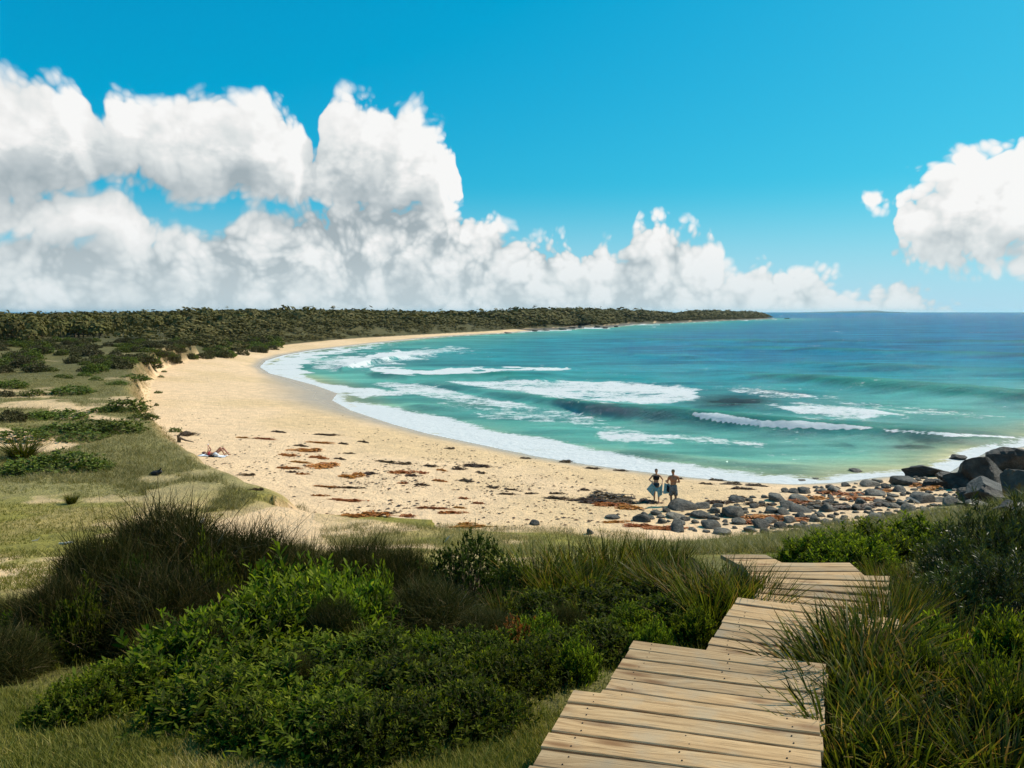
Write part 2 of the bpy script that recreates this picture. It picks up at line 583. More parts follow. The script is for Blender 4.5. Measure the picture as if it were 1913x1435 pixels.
col = np.zeros(GX.shape + (3,)) + SAND
col = lerp(col, np.array([0.60, 0.41, 0.20]), sstep(0.4, 0.7, n2) * 0.5)
wetband = 1 - sstep(0.0, 1.0, GdW / (2.2 + 12 * np.exp(-((GX + 26) / 14) ** 2 - ((GY - 105) / 30) ** 2) + 1.5 * n2))
wet = np.where(Gsea, 1.0, wetband * ~Gland)
col = lerp(col, WET, wet * 0.85)
cover = vegetation_cover(GX, GY)
far = sstep(48, 95, np.hypot(GX, GY))
veg = lerp(np.zeros_like(col) + DUNE, LAWN, sstep(0.45, 0.6, n2) * (1 - far))
lawn_zone = (1 - sstep(26, 31, GY)) * (GX < 0.5)
veg = lerp(veg, lerp(np.zeros_like(col) + LAWN, LAWN2, sstep(0.40, 0.62, n1)), lawn_zone)
veg = lerp(veg, SCRUB, far * 0.9)
veg = veg * (0.75 + 0.5 * n3[..., None])
bare = (1 - sstep(0.30, 0.36, cover + 0.12 * (n1 - 0.5))) * (1 - 0.75 * far) * sstep(12, 20, np.hypot(GX, GY))
bare = np.maximum(bare, sstep(0.60, 0.70, fbm(GX / 1.1, GY / 2.2, octv=5, seed=44)) * lawn_zone * 0.6 * sstep(10, 14, GY))
bare = bare * (1 - 0.9 * np.exp(-((GX + 12) / 8.0) ** 2 - ((GY - 33) / 8.0) ** 2))
# worn sandy strip of the lawn and the sandy hollow beside it
bare = np.maximum(bare, np.exp(-(((PXv - 40) / 230) ** 2 + ((PYv - 1075) / 26) ** 2)) * sstep(0.3, 0.6, n1) * 1.1 * (GY > 9))
hollow = np.array([(372, 992), (420, 970), (470, 955), (530, 940), (580, 948), (606, 985), (600, 1010), (540, 1008), (400, 1005)], float)
bare = np.where(in_poly(PXv + (n1 - 0.5) * 30, PYv + (n3 - 0.5) * 14, hollow) & (GY > 14) & (GY < 34), 1.0, bare)
bare = np.clip(bare, 0, 1)
landc = lerp(veg, SAND * np.array([0.96, 0.94, 0.90]), bare)
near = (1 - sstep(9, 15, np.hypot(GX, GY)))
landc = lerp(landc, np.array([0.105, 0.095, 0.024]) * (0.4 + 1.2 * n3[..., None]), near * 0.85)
edge = (1 - sstep(0.2, 2.6, GdD)) * Gland * (GX < -8) * sstep(0.34, 0.52, n1 + 0.1)
landc = lerp(landc, SCARP, edge * 0.9)
dry = np.clip((GX - 4) / 6, 0, 1) * np.exp(-((GdD - 1) / 4) ** 2) * (GX > 0) * (GY < 60)
landc = lerp(landc, np.array([0.13, 0.09, 0.05]), dry * sstep(0.35, 0.6, n1))
headl = sstep(300, 420, GY) * Gland
landc = lerp(landc, np.array([0.075, 0.068, 0.035]), headl * 0.9)
# soft line between sand and growth
landw = sstep(0.1, 0.9, GdD + (n1 - 0.5) * 1.8 * (1 - sstep(120, 200, GY))) * Gland
landc = lerp(landc, np.array([0.085, 0.078, 0.030]), sstep(110, 170, GY) * 0.9)
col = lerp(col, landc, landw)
hb = (GY > 420) & ~Gland & ~Gsea
col = np.where(hb[..., None], np.array([0.12, 0.10, 0.075]), col)

idx = np.arange(nr * nc).reshape(nr, nc)
quads = np.stack([idx[:-1, :-1], idx[:-1, 1:], idx[1:, 1:], idx[1:, :-1]], -1).reshape(-1, 4)
allv = np.stack([GX, GY, GZ], -1).reshape(-1, 3)
qland = Gland.reshape(-1)[quads].sum(1) >= 2
qhead = (GY.reshape(-1)[quads].mean(1) > 440)


def sub_sheet(name, sel, mat):
    q = quads[sel]
    used = np.unique(q)
    remap = np.full(len(allv), -1, np.int64)
    remap[used] = np.arange(len(used))
    me = npmesh(name, allv[used], remap[q], True, attrs=dict(wet=wet.reshape(-1)[used], veg=landw.reshape(-1)[used] * (1 - bare.reshape(-1)[used])),
                cols=dict(tint=np.clip(col.reshape(-1, 3)[used], 0, 1)))
    return obj(name, me, mat, kind='structure')


m_ground, t = mat_new('ground')
geo = t.n('ShaderNodeNewGeometry').outputs['Position']
base = attr(t, 'tint', 'Color')
wetA, vegA = attr(t, 'wet'), attr(t, 'veg')
f1 = t.noise(geo, 0.9, 6, 0.65)
f2 = t.noise(geo, 14.0, 5, 0.7)
sh = t.mix(t.maprange(f1, 0.3, 0.7, 0, 1), (0.86, 0.86, 0.86), (1.1, 1.09, 1.06))
c = t.mix(1.0, base, sh, 'MULTIPLY')
speck = t.mix(t.maprange(f2, 0.35, 0.68, 0, 1), (0.62, 0.62, 0.6), (1.25, 1.24, 1.2))
c = t.mix(t.math('ADD', t.math('MULTIPLY', vegA, 0.85), 0.12), c, t.mix(1.0, c, speck, 'MULTIPLY'))
foot = t.noise(geo, 2.6, 3, 0.6)
ripple = t.noise(geo, 7.0, 3, 0.6)
h = t.math('ADD', t.math('MULTIPLY', foot, 0.7), t.math('MULTIPLY', ripple, 0.3))
h = t.math('MULTIPLY', h, t.math('SUBTRACT', 1.0, wetA))
nb = bump(t, h, 1.0, 0.20)
nb = bump(t, f2, 0.5, 0.05, nb)
rough = t.math('SUBTRACT', 0.92, t.math('MULTIPLY', wetA, 0.72))
finish(t, principled(t, c, rough, nb, spec=0.25))

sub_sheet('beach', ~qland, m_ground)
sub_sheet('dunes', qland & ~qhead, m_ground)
sub_sheet('headland', qland & qhead, m_ground)

# ------------------------------------------------------------------ sea
pxs = np.concatenate([np.linspace(-2600, -60, 50)[:-1], np.linspace(-60, 1973, 780), np.linspace(1973, 4600, 50)[1:]])
pys = np.concatenate([583.0 + np.geomspace(0.5, 27, 70)[:-1], np.linspace(610, 930, 330)])
SX, SY = np.meshgrid(pxs, pys)
sxy = unproj(SX, SY, 0.0)
X, Y = sxy[..., 0], sxy[..., 1]
dW = line_dist(X, Y, Wext)
insea = in_poly(X, Y, SEA_POLY)
rowpx = FPX * 1.0 / np.maximum(Y, 1)         # pixels per metre across


def crest(pts, amp, front, back, seed):
    """raise a wave along a line of photo pixels (x, y at the foot of the crest, amplitude share)"""
    pts = np.array(pts, float)
    yc = np.interp(SX, pts[:, 0], pts[:, 1])
    a = np.interp(SX, pts[:, 0], pts[:, 2], left=0, right=0) * amp
    Yc = unproj(SX, yc, 0.0)[..., 1]
    Yc = Yc + (fbm(X / 9, Y * 0 + seed, octv=3, seed=seed) - 0.5) * 3.0 * front / 2.5
    s = Y - Yc
    prof = np.where(s < 0, np.exp(-(s / front) ** 2), np.exp(-(s / back) ** 2))
    a = a * (0.75 + 0.5 * fbm(X / 7, Y * 0 + 5.0, octv=3, seed=seed + 3))
    return a * prof, s


Z = np.zeros_like(X)
c1, s1 = crest([(780, 717, 0), (850, 728, .35), (950, 743, .4), (1030, 756, .5), (1090, 770, .8), (1180, 783, 1), (1260, 791, 1.05), (1340, 797, 1), (1420, 806, 1.05), (1500, 811, .9), (1600, 816, .8),
               (1700, 821, .7), (1800, 828, .6), (1913, 836, .5), (2100, 845, .3)], 1.35, 1.5, 7.0, 3)
c2, s2 = crest([(1330, 700, 0), (1430, 708, .5), (1520, 716, .9), (1600, 724, 1), (1700, 734, 1), (1800, 743, 1), (1913, 752, .9), (2200, 770, .6)], 1.35, 3.4, 10.0, 8)
c3, s3 = crest([(680, 699, 0), (700, 703, .8), (760, 709, 1), (860, 709, .9), (960, 706, .9), (1020, 703, .6), (1080, 699, 0)], 0.8, 1.8, 6.0, 14)
c4, s4 = crest([(625, 690, 0), (640, 690, .8), (680, 682, 1), (740, 670, .8), (800, 664, .4), (840, 660, 0)], 0.8, 2.5, 7.0, 21)
c5, s5 = crest([(900, 708, 0), (950, 712, 1), (1010, 712, 1), (1070, 706, 0)], 0.6, 2.0, 5.0, 27)
c6, s6 = crest([(1130, 660, 0), (1190, 666, 1), (1280, 668, .8), (1360, 674, 0)], 0.7, 4.0, 12.0, 33)
c7, s7 = crest([(1240, 752, 0), (1310, 762, .7), (1370, 765, 1), (1440, 765, .6), (1600, 772, .5), (1800, 788, .5), (1913, 795, .5)], 0.5, 2.5, 5.0, 37)
c8, s8 = crest([(1120, 845, 0), (1200, 852, .8), (1300, 862, 1), (1400, 871, 1), (1480, 876, .7), (1560, 880, 0)], 0.30, 0.7, 2.2, 41)
c9, s9 = crest([(740, 752, 0), (790, 762, 1), (850, 768, .7), (900, 772, 0)], 0.3, 1.2, 3.0, 47)
c10, s10 = crest([(780, 655, 0), (850, 660, .6), (960, 668, .8), (1050, 672, .6), (1150, 680, 0)], 0.5, 3.0, 9.0, 51)
c11, s11 = crest([(1150, 648, 0), (1300, 652, .7), (1500, 656, 1), (1700, 662, .9), (1913, 668, 1), (2300, 676, .8)], 1.1, 6.0, 16.0, 55)
c12, s12 = crest([(980, 634, 0), (1150, 638, .8), (1350, 640, 1), (1600, 641, .8), (1913, 644, 1), (2300, 648, .8)], 1.2, 9.0, 22.0, 59)
c13, s13 = crest([(1380, 676, 0), (1500, 682, .7), (1650, 690, 1), (1800, 696, .8), (1913, 700, 1), (2300, 712, .8)], 0.8, 4.0, 11.0, 63)
Z = Z + c11 + c12 + c13
for cc in (c1, c2, c3, c4, c5, c6, c7, c8, c9, c10):
    Z = Z + cc
calm = sstep(0, 12, dW)
sw = np.exp(-Y / 260.0)
Z = Z + calm * (fbm(X / 5.5 + 0.2 * Y, Y / 2.6, octv=4, seed=61) - 0.5) * 0.42 * np.clip(sw + .35, 0, 1)
Z = Z + sstep(40, 200, dW) * (fbm(X / 60, Y / 16, octv=3, seed=62) - 0.5) * 0.9
Z = Z * sstep(0, 5, dW) + 0.015 * (1 - calm)

# foam, traced on the water
foam = np.zeros_like(X)
DX_, DY_ = proj(X, Y, Z)
jit = 16 * (fbm(X / 3.2, Y / 3.2, octv=4, seed=71) - 0.5)


def patch(poly, v, soft=6.0, jx=4.5, jy=0.85):
    global foam
    poly = np.array(poly, float)
    jx_ = DX_ + jit * jx
    jy_ = DY_ + jit * jy
    bx0, bx1, by0, by1 = poly[:, 0].min() - 60, poly[:, 0].max() + 60, poly[:, 1].min() - 30, poly[:, 1].max() + 30
    m = (DX_ > bx0) & (DX_ < bx1) & (DY_ > by0) & (DY_ < by1)
    ins = in_poly(jx_[m], jy_[m], poly)
    cl = np.concatenate([poly, poly[:1]])
    # distance measured with rows weighted: foam edges are sharper across the view
    dd = line_dist(jx_[m] * 0.35, jy_[m], cl * np.array([0.35, 1]))
    f = np.where(ins, sstep(0, soft, dd), 0) * v
    foam[m] = np.maximum(foam[m], f)


patch([(780, 712), (830, 704), (930, 705), (1050, 702), (1150, 705), (1280, 714), (1350, 726), (1310, 748), (1260, 760), (1180, 760), (1100, 757), (1030, 750), (950, 738), (880, 730), (820, 720)], 0.74, 12)
patch([(1290, 771), (1340, 769), (1420, 782), (1500, 785), (1640, 797), (1640, 804), (1560, 807), (1480, 804), (1430, 799), (1350, 793), (1300, 783)], 1.0, 5)
patch([(1420, 756), (1500, 749), (1640, 762), (1720, 775), (1620, 788), (1480, 776)], 0.74, 6)
patch([(682, 690), (700, 684), (800, 688), (930, 684), (1060, 683), (1068, 691), (950, 695), (860, 699), (760, 702), (700, 698)], 1.0, 4)
patch([(625, 686), (655, 668), (700, 657), (745, 653), (795, 655), (800, 661), (740, 668), (690, 674), (655, 688)], 1.0, 4)
patch([(800, 650), (890, 648), (950, 655), (900, 662), (820, 660)], 0.35, 4)
patch([(470, 690), (490, 672), (560, 656), (650, 645), (760, 633), (860, 625), (900, 625), (830, 636), (760, 643), (690, 655), (640, 664), (590, 676), (580, 700), (620, 714), (700, 722), (790, 726), (830, 735), (720, 742), (680, 752), (600, 730), (540, 715)], 0.86, 8)
patch([(630, 735), (720, 744), (790, 760), (860, 772), (930, 795), (1050, 812), (1120, 828), (1220, 846), (1330, 862), (1440, 874), (1540, 884), (1640, 880), (1790, 868), (1800, 900), (1640, 915), (1480, 925), (1300, 912), (1100, 890), (900, 850), (740, 812), (620, 770)], 0.98, 20)
patch([(1090, 800), (1180, 795), (1260, 815), (1290, 836), (1180, 835), (1110, 825)], 0.66, 8)
patch([(560, 668), (640, 660), (760, 650), (860, 640), (900, 650), (830, 668), (700, 690), (620, 700), (580, 695)], 0.62, 9)
patch([(700, 705), (800, 712), (900, 735), (1000, 752), (1060, 765), (1000, 775), (880, 762), (760, 742), (690, 725)], 0.66, 9)
patch([(1060, 762), (1140, 785), (1250, 806), (1350, 812), (1480, 822), (1420, 842), (1280, 835), (1160, 820), (1060, 800)], 0.52, 10)
patch([(1280, 715), (1420, 722), (1560, 735), (1640, 748), (1500, 752), (1380, 742)], 0.52, 8)
patch([(1500, 742), (1700, 752), (1880, 772), (1913, 785), (1760, 782), (1600, 768)], 0.50, 8)
patch([(1640, 800), (1760, 806), (1900, 815), (1913, 822), (1760, 817), (1660, 810)], 0.80, 3)
patch([(820, 735), (960, 748), (1100, 765), (1180, 790), (1050, 800), (900, 790), (800, 762)], 0.50, 10)
patch([(1440, 770), (1560, 776), (1700, 786), (1650, 792), (1500, 786)], 0.45, 5)
for poly in ([(1083, 611), (1142, 613), (1142, 615.5), (1083, 614.5)], [(1165, 606.5), (1235, 606), (1235, 608.5), (1165, 609)], [(1205, 609.5), (1228, 609.5), (1228, 611.5), (1205, 611.5)],
             [(960, 619.5), (1070, 615.5), (1070, 617.8), (960, 622)], [(1370, 599), (1462, 596), (1462, 597.6), (1370, 600.6)], [(1475, 596.4), (1502, 596.2), (1502, 597.6), (1475, 597.8)]):
    patch(poly, 0.9, 1.0, 0.2, 0.03)
# white water running along the edge of the sand
foam = np.maximum(foam, 0.85 * (1 - sstep(0.2, 3.0, dW)))
foam = foam * (0.62 + 0.72 * fbm(X / 5.5, Y / 3.0, octv=4, seed=83))
foam = np.maximum(foam, 0.34 * sstep(0.50, 0.66, fbm(X / 11 + 0.15 * Y, Y / 3.0, octv=4, seed=84)) * (1 - sstep(45, 80, dW)) * sstep(2, 8, dW))
# small white horses far out
foam = np.maximum(foam, 0.42 * sstep(0.66, 0.76, fbm(X / 16, Y / 6, octv=4, seed=77)) * sstep(50, 120, dW) * (Y < 900))
sh_t = 1 - np.exp(-dW / 11.0)
reef = 1.2 * np.exp(-(((DX_ - 1365) / 74) ** 2 + ((DY_ - 750) / 11) ** 2)) + 0.6 * np.exp(-(((SX - 890) / 50) ** 2 + ((SY - 757) / 5) ** 2)) + 0.75 * np.exp(-(((SX - 1680) / 120) ** 2 + ((SY - 832) / 9) ** 2)) * sstep(0.4, 0.6, fbm(X / 2, Y / 2, octv=3, seed=78))
reef = np.clip(reef * (0.5 + fbm(X / 2.5, Y / 2.5, octv=3, seed=79)), 0, 1)
face = np.clip(c1 + c2 + c3 + c5 + c6 * .8 + c11 * .7 + c12 * .6 + c13 * .8, 0, 1)

si = np.arange(X.size).reshape(X.shape)
sq = np.stack([si[1:, :-1], si[1:, 1:], si[:-1, 1:], si[:-1, :-1]], -1).reshape(-1, 4)
keep = (insea | (dW < 3)).reshape(-1)[sq].any(1) & ((Y.reshape(-1)[sq].mean(1) > 36))
sq = sq[keep]
used = np.unique(sq)
rm = np.full(X.size, -1, np.int64)
rm[used] = np.arange(len(used))
sea_me = npmesh('sea', np.stack([X, Y, Z], -1).reshape(-1, 3)[used], rm[sq], True,
                attrs=dict(foam=foam.reshape(-1)[used], shore=dW.reshape(-1)[used], reef=reef.reshape(-1)[used], lift=face.reshape(-1)[used]))
m_sea, t = mat_new('sea_water')
geo = t.n('ShaderNodeNewGeometry').outputs['Position']
shore = attr(t, 'shore')
fo = attr(t, 'foam')
bodyc = t.ramp(t.maprange(shore, 0, 420, 0, 1, 'LINEAR'), [(0.0, (0.46, 0.40, 0.22)), (0.006, (0.20, 0.26, 0.16)), (0.017, (0.075, 0.27, 0.23)), (0.12, (0.012, 0.190, 0.225)),
                                                   (0.24, (0.001, 0.138, 0.222)), (0.55, (0.000, 0.118, 0.222)), (1.0, (0.000, 0.122, 0.235))])
bodyc = t.mix(t.math('MULTIPLY', t.maprange(attr(t, 'lift'), 0.2, 0.95), 0.8), bodyc, (0.004, 0.125, 0.100))
bodyc = t.mix(t.math('MULTIPLY', attr(t, 'reef'), 0.95), bodyc, (0.004, 0.016, 0.022))
patchy = t.noise(t.vmath('MULTIPLY', geo, (0.045, 0.16, 0)), 1.0, 6, 0.66)
bodyc = t.mix(1.0, bodyc, t.mix(t.maprange(patchy, 0.3, 0.7), (0.60, 0.70, 0.74), (1.5, 1.34, 1.26)), 'MULTIPLY')
far_r = t.noise(t.vmath('MULTIPLY', geo, (0.012, 0.055, 0)), 1.0, 9, 0.74)
bodyc = t.mix(1.0, bodyc, t.mix(t.maprange(far_r, 0.36, 0.64), (0.62, 0.74, 0.80), (1.42, 1.28, 1.2)), 'MULTIPLY')
wv1 = t.noise(t.vmath('MULTIPLY', geo, (0.45, 1.1, 0)), 1.0, 5, 0.62)
wv2 = t.noise(t.vmath('MULTIPLY', geo, (0.06, 0.22, 0)), 1.0, 6, 0.68)
nb = bump(t, wv1, 0.9, 0.75)
nb = bump(t, wv2, 1.0, 3.5, nb)
nb = bump(t, far_r, 1.0, 9.0, nb)
# foam broken into lace
l1 = t.noise(t.vmath('MULTIPLY', geo, (0.55, 0.9, 0)), 1.0, 7, 0.68, 0.6)
l2 = t.noise(t.vmath('MULTIPLY', geo, (2.4, 3.2, 0)), 1.0, 4, 0.65)
lace = t.math('ADD', t.math('MULTIPLY', l1, 0.68), t.math('MULTIPLY', l2, 0.32))
thr = t.math('SUBTRACT', 0.78, t.math('MULTIPLY', fo, 0.53))
fm = t.math('SUBTRACT', lace, thr)
fmask = t.maprange(fm, -0.05, 0.11)
fmask = t.math('MULTIPLY', fmask, t.maprange(fo, 0.02, 0.18))
wd = t.n('ShaderNodeBsdfDiffuse', Color=bodyc, Normal=bump(t, wv1, 0.5, 0.5))
wg = t.n('ShaderNodeBsdfGlossy', Color=(1, 1, 1, 1), Roughness=0.12, Normal=nb)
water = t.n('ShaderNodeMixShader', i0=0.11, i1=wd.outputs[0], i2=wg.outputs[0]).outputs[0]
foamb = principled(t, t.mix(t.maprange(l2, 0.3, 0.7), (0.72, 0.76, 0.76), (0.90, 0.90, 0.89)), 0.85, bump(t, lace, 0.8, 0.35), spec=0.1)
ftr = t.n('ShaderNodeBsdfTranslucent', Color=(0.82, 0.84, 0.83, 1))
foamb = t.n('ShaderNodeMixShader', i0=0.3, i1=foamb, i2=ftr.outputs[0]).outputs[0]
ms = t.n('ShaderNodeMixShader', i0=fmask, i1=water, i2=foamb)
finish(t, ms.outputs[0])
obj('sea', sea_me, m_sea, kind='structure')


# ------------------------------------------------------------------ boardwalk
m_wood, t = mat_new('weathered_timber')
tcn = t.n('ShaderNodeTexCoord').outputs['Object']
oi = t.n('ShaderNodeObjectInfo')
rnd = oi.outputs['Random']
offv = t.n('ShaderNodeCombineXYZ', i0=t.math('MULTIPLY', rnd, 37.0), i1=t.math('MULTIPLY', rnd, 91.0), i2=t.math('MULTIPLY', rnd, 13.0)).outputs[0]
pos = t.vmath('ADD', tcn, offv)
kn = t.n('ShaderNodeTexVoronoi', dict(feature='F1', voronoi_dimensions='2D'), Scale=1.0)
t.t.links.new(t.vmath('MULTIPLY', pos, (1.25, 5.0, 0)), kn.inputs['Vector'])
kd = kn.outputs['Distance']
knot = t.maprange(kd, 0.02, 0.20, 1.0, 0.0)
warp = t.math('MULTIPLY', t.maprange(kd, 0.0, 0.55, 1.0, 0.0), 0.055)
spx = t.n('ShaderNodeSeparateXYZ', i0=pos)
yy = t.math('ADD', spx.outputs[1], t.math('MULTIPLY', t.noise(pos, 2.0, 2, 0.5), 0.05))
yy = t.math('ADD', yy, warp)
gv = t.n('ShaderNodeCombineXYZ', i0=t.math('MULTIPLY', spx.outputs[0], 1.6), i1=t.math('MULTIPLY', yy, 42.0), i2=t.math('MULTIPLY', spx.outputs[2], 30)).outputs[0]
gr = t.noise(gv, 1.0, 5, 0.62)
gf = t.noise(t.vmath('MULTIPLY', pos, (5.0, 190.0, 60.0)), 1.0, 3, 0.6)
blot = t.noise(pos, 3.2, 4, 0.6)
c = t.ramp(gr, [(0.28, (0.23, 0.145, 0.075)), (0.45, (0.38, 0.260, 0.145)), (0.6, (0.47, 0.335, 0.195)), (0.78, (0.54, 0.405, 0.255))])
c = t.mix(t.maprange(gf, 0.45, 0.32, 0, 0.85), c, (0.12, 0.075, 0.042))
c = t.mix(t.math('MULTIPLY', knot, 0.85), c, (0.17, 0.088, 0.04))
c = t.mix(t.maprange(blot, 0.45, 0.70, 0, 0.75), c, (0.34, 0.285, 0.21))
tone = t.ramp(rnd, [(0.0, (0.80, 0.75, 0.68)), (0.5, (1.06, 0.98, 0.86)), (1.0, (1.24, 1.10, 0.92))])
c = t.mix(1.0, c, tone, 'MULTIPLY')
hh = t.math('ADD', t.math('MULTIPLY', gf, 0.6), t.math('MULTIPLY', gr, 0.5))
finish(t, principled(t, c, 0.82, bump(t, hh, 0.6, 0.006), spec=0.2))
m_joist, t = mat_new('dark_timber')
finish(t, principled(t, t.mix(t.noise(None, 9, 4), (0.07, 0.05, 0.03), (0.15, 0.11, 0.07)), 0.9))
m_nail, t = mat_new('rusty_nail')
finish(t, principled(t, (0.045, 0.03, 0.022), 0.7))

walk = obj('boardwalk', None, loc=(0.6, 3.5, ZC - 2.3), label='weathered timber boardwalk stepping down through the shrubs to the beach', cat='boardwalk')
walk_inv = Vector(walk.location)
nail_bm = bmesh.new()
bmesh.ops.create_cone(nail_bm, cap_ends=True, segments=8, radius1=0.0042, radius2=0.0035, depth=0.004)
nail_me = bpy.data.meshes.new('nail')
nail_bm.to_mesh(nail_me)
nail_bm.free()
nail_me.materials.append(m_nail)


def plank_mesh(L, wd, th=0.045, ch=0.005, shear=0.0):
    prof = [(-wd / 2 + ch, 0), (wd / 2 - ch, 0), (wd / 2, -ch), (wd / 2, -th), (-wd / 2, -th), (-wd / 2, -ch)]
    nseg = 6
    v, f = [], []
    ph = random.uniform(0, 6)
    for i in range(nseg + 1):
        x = -L / 2 + L * i / nseg
        wob = 0.0025 * math.sin(ph + i * 1.9)
        for (a, b) in prof:
            v.append((x + a * shear, a + wob, b + 0.002 * math.sin(ph * 2 + i)))
    for i in range(nseg):
        for k in range(6):
            f.append((i * 6 + k, i * 6 + (k + 1) % 6, (i + 1) * 6 + (k + 1) % 6, (i + 1) * 6 + k))
    me = bpy.data.meshes.new('plank')
    me.from_pydata(v, [], [q[::-1] for q in f] + [tuple(range(6)), tuple(range(nseg * 6 + 5, nseg * 6 - 1, -1))])
    me.update()
    me.materials.append(m_wood)
    return me


WALK_PTS = []


def walk_section(h, farL, farR, nearL, nearR, n, W_=1.25, pitch=0.1465, anchor='L'):
    """farL/farR and nearL/nearR: photo pixels on the first and the last plank"""
    z = ZC - h
    a, b = unproj(*farL, z), unproj(*farR, z)
    c_, d_ = unproj(*nearL, z), unproj(*nearR, z)
    u0, u1 = (b - a) / np.linalg.norm(b - a), (d_ - c_) / np.linalg.norm(d_ - c_)
    if anchor == 'R':
        a = b - u0 * W_
        c_ = d_ - u1 * W_
    e = (c_ - a) / np.linalg.norm(c_ - a)
    for k in range(n):
        f = k / max(n - 1, 1)
        u = u0 * (1 - f) + u1 * f
        u /= np.linalg.norm(u)
        pl = a + e * pitch * (k + 0.5)
        L = W_ + random.uniform(-0.006, 0.010)
        mid = pl + u * (W_ / 2 + random.uniform(-0.008, 0.008))
        wd = pitch - random.uniform(0.014, 0.023)
        perp = np.array([-u[1], u[0]])
        o = obj('plank', plank_mesh(L, wd, shear=float(e @ u) / float(e @ perp)), parent=walk)
        o.location = Vector((mid[0], mid[1], z + random.uniform(-0.003, 0.003))) - walk_inv
        o.rotation_euler = (random.uniform(-.008, .008), random.uniform(-.004, .004), math.atan2(u[1], u[0]) + random.uniform(-.006, .006))
        if mid[1] < 5.6:
            for fx in (-L / 2 + 0.13, L / 2 - 0.14) if random.random() < 0.5 else (-L / 2 + 0.13, 0.02, L / 2 - 0.14):
                for fy in (-wd / 2 + 0.032, wd / 2 - 0.03):
                    nl = obj('nail', nail_me, parent=o)
                    nl.location = (fx + random.uniform(-.015, .015), fy + random.uniform(-.008, .008), 0.0015)
        WALK_PTS.append((mid[0], mid[1], z))
    for fx in (0.14, W_ / 2 + 0.02, W_ - 0.14):
        p0, p1 = a + u0 * fx, a + e * pitch * n + u1 * fx
        dd = p1 - p0
        L = np.linalg.norm(dd) - 0.03
        me = plank_mesh(L, 0.07, 0.14, 0.004)
        me.materials[0] = m_joist
        j = obj('joist', me, parent=walk)
        m = (p0 + p1) / 2
        j.location = Vector((m[0], m[1], z - 0.052)) - walk_inv
        j.rotation_euler = (0, 0, math.atan2(dd[1], dd[0]))


walk_section(2.05, (1075, 1287), (1530, 1344), (990, 1435), (1533, 1502), 13)
walk_section(2.20, (1187, 1195), (1535, 1238), (1120, 1301), (1500, 1350), 7, 1.2)
walk_section(2.37, (1378, 1115), (1640, 1151), (1325, 1204), (1600, 1243), 8, 1.2)
walk_section(2.50, (1442, 1071), (1652, 1075), (1402, 1120), (1590, 1149), 8, 1.1)
walk_section(2.65, (1388, 1050), (1586, 1050), (1417, 1078), (1618, 1078), 6, 1.15, anchor='R')
walk_section(2.78, (1230, 1036), (1430, 1036), (1262, 1052), (1462, 1052), 6, 0.52, anchor='R')

# ------------------------------------------------------------------ plant materials
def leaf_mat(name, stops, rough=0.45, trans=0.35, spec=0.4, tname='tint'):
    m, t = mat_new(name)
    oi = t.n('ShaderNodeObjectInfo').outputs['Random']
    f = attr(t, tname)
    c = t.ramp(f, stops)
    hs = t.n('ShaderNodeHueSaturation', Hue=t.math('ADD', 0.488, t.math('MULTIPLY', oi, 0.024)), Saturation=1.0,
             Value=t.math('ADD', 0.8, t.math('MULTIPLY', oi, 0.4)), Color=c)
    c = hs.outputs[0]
    p = principled(t, c, rough, spec=spec)
    tr = t.n('ShaderNodeBsdfTranslucent', Color=t.mix(1.0, c, (1.25, 1.3, 0.55), 'MULTIPLY'))
    finish(t, t.n('ShaderNodeMixShader', i0=trans, i1=p, i2=tr.outputs[0]).outputs[0])
    return m


M_WATTLE = leaf_mat('wattle_leaf', [(0, (0.020, 0.032, 0.004)), (0.35, (0.070, 0.100, 0.008)), (0.65, (0.175, 0.215, 0.016)), (1, (0.36, 0.34, 0.040))], rough=0.65, spec=0.10, trans=0.50)
M_DWATTLE = leaf_mat('dark_wattle_leaf', [(0, (0.016, 0.022, 0.002)), (0.4, (0.048, 0.062, 0.005)), (0.7, (0.130, 0.150, 0.010)), (1, (0.30, 0.27, 0.030))], rough=0.65, spec=0.10, trans=0.48)
M_FINE = leaf_mat('fine_twig', [(0, (0.012, 0.014, 0.003)), (0.35, (0.030, 0.034, 0.006)), (0.6, (0.066, 0.058, 0.013)), (0.8, (0.13, 0.085, 0.032)), (1, (0.32, 0.23, 0.13))], rough=0.7, trans=0.2, spec=0.12)
M_SMALL = leaf_mat('small_leaf', [(0, (0.016, 0.026, 0.004)), (0.6, (0.046, 0.068, 0.009)), (1, (0.11, 0.13, 0.022))], rough=0.65, trans=0.35, spec=0.08)
M_SEDGE = leaf_mat('sedge_blade', [(0, (0.010, 0.012, 0.002)), (0.38, (0.052, 0.060, 0.006)), (0.62, (0.145, 0.145, 0.016)), (0.80, (0.19, 0.095, 0.026)), (1, (0.31, 0.19, 0.085))], rough=0.5, trans=0.40, spec=0.15)
M_YSEDGE = leaf_mat('yellow_sedge_blade', [(0, (0.05, 0.06, 0.012)), (0.5, (0.13, 0.13, 0.025)), (1, (0.28, 0.22, 0.07))], rough=0.5, trans=0.3)
M_BANK = leaf_mat('banksia_leaf', [(0, (0.020, 0.030, 0.007)), (0.5, (0.060, 0.078, 0.014)), (0.85, (0.13, 0.14, 0.028)), (1, (0.32, 0.30, 0.15))], rough=0.42, trans=0.28, spec=0.3)
M_DEAD = leaf_mat('dead_leaf', [(0, (0.12, 0.028, 0.007)), (0.6, (0.30, 0.080, 0.016)), (1, (0.46, 0.18, 0.05))], rough=0.7, trans=0.3, spec=0.15)
m_bark, t = mat_new('bark')
finish(t, principled(t, t.mix(t.noise(None, 14, 4), (0.05, 0.035, 0.022), (0.17, 0.12, 0.075)), 0.9))


def unit(v):
    return v / (np.linalg.norm(v, axis=-1, keepdims=True) + 1e-9)


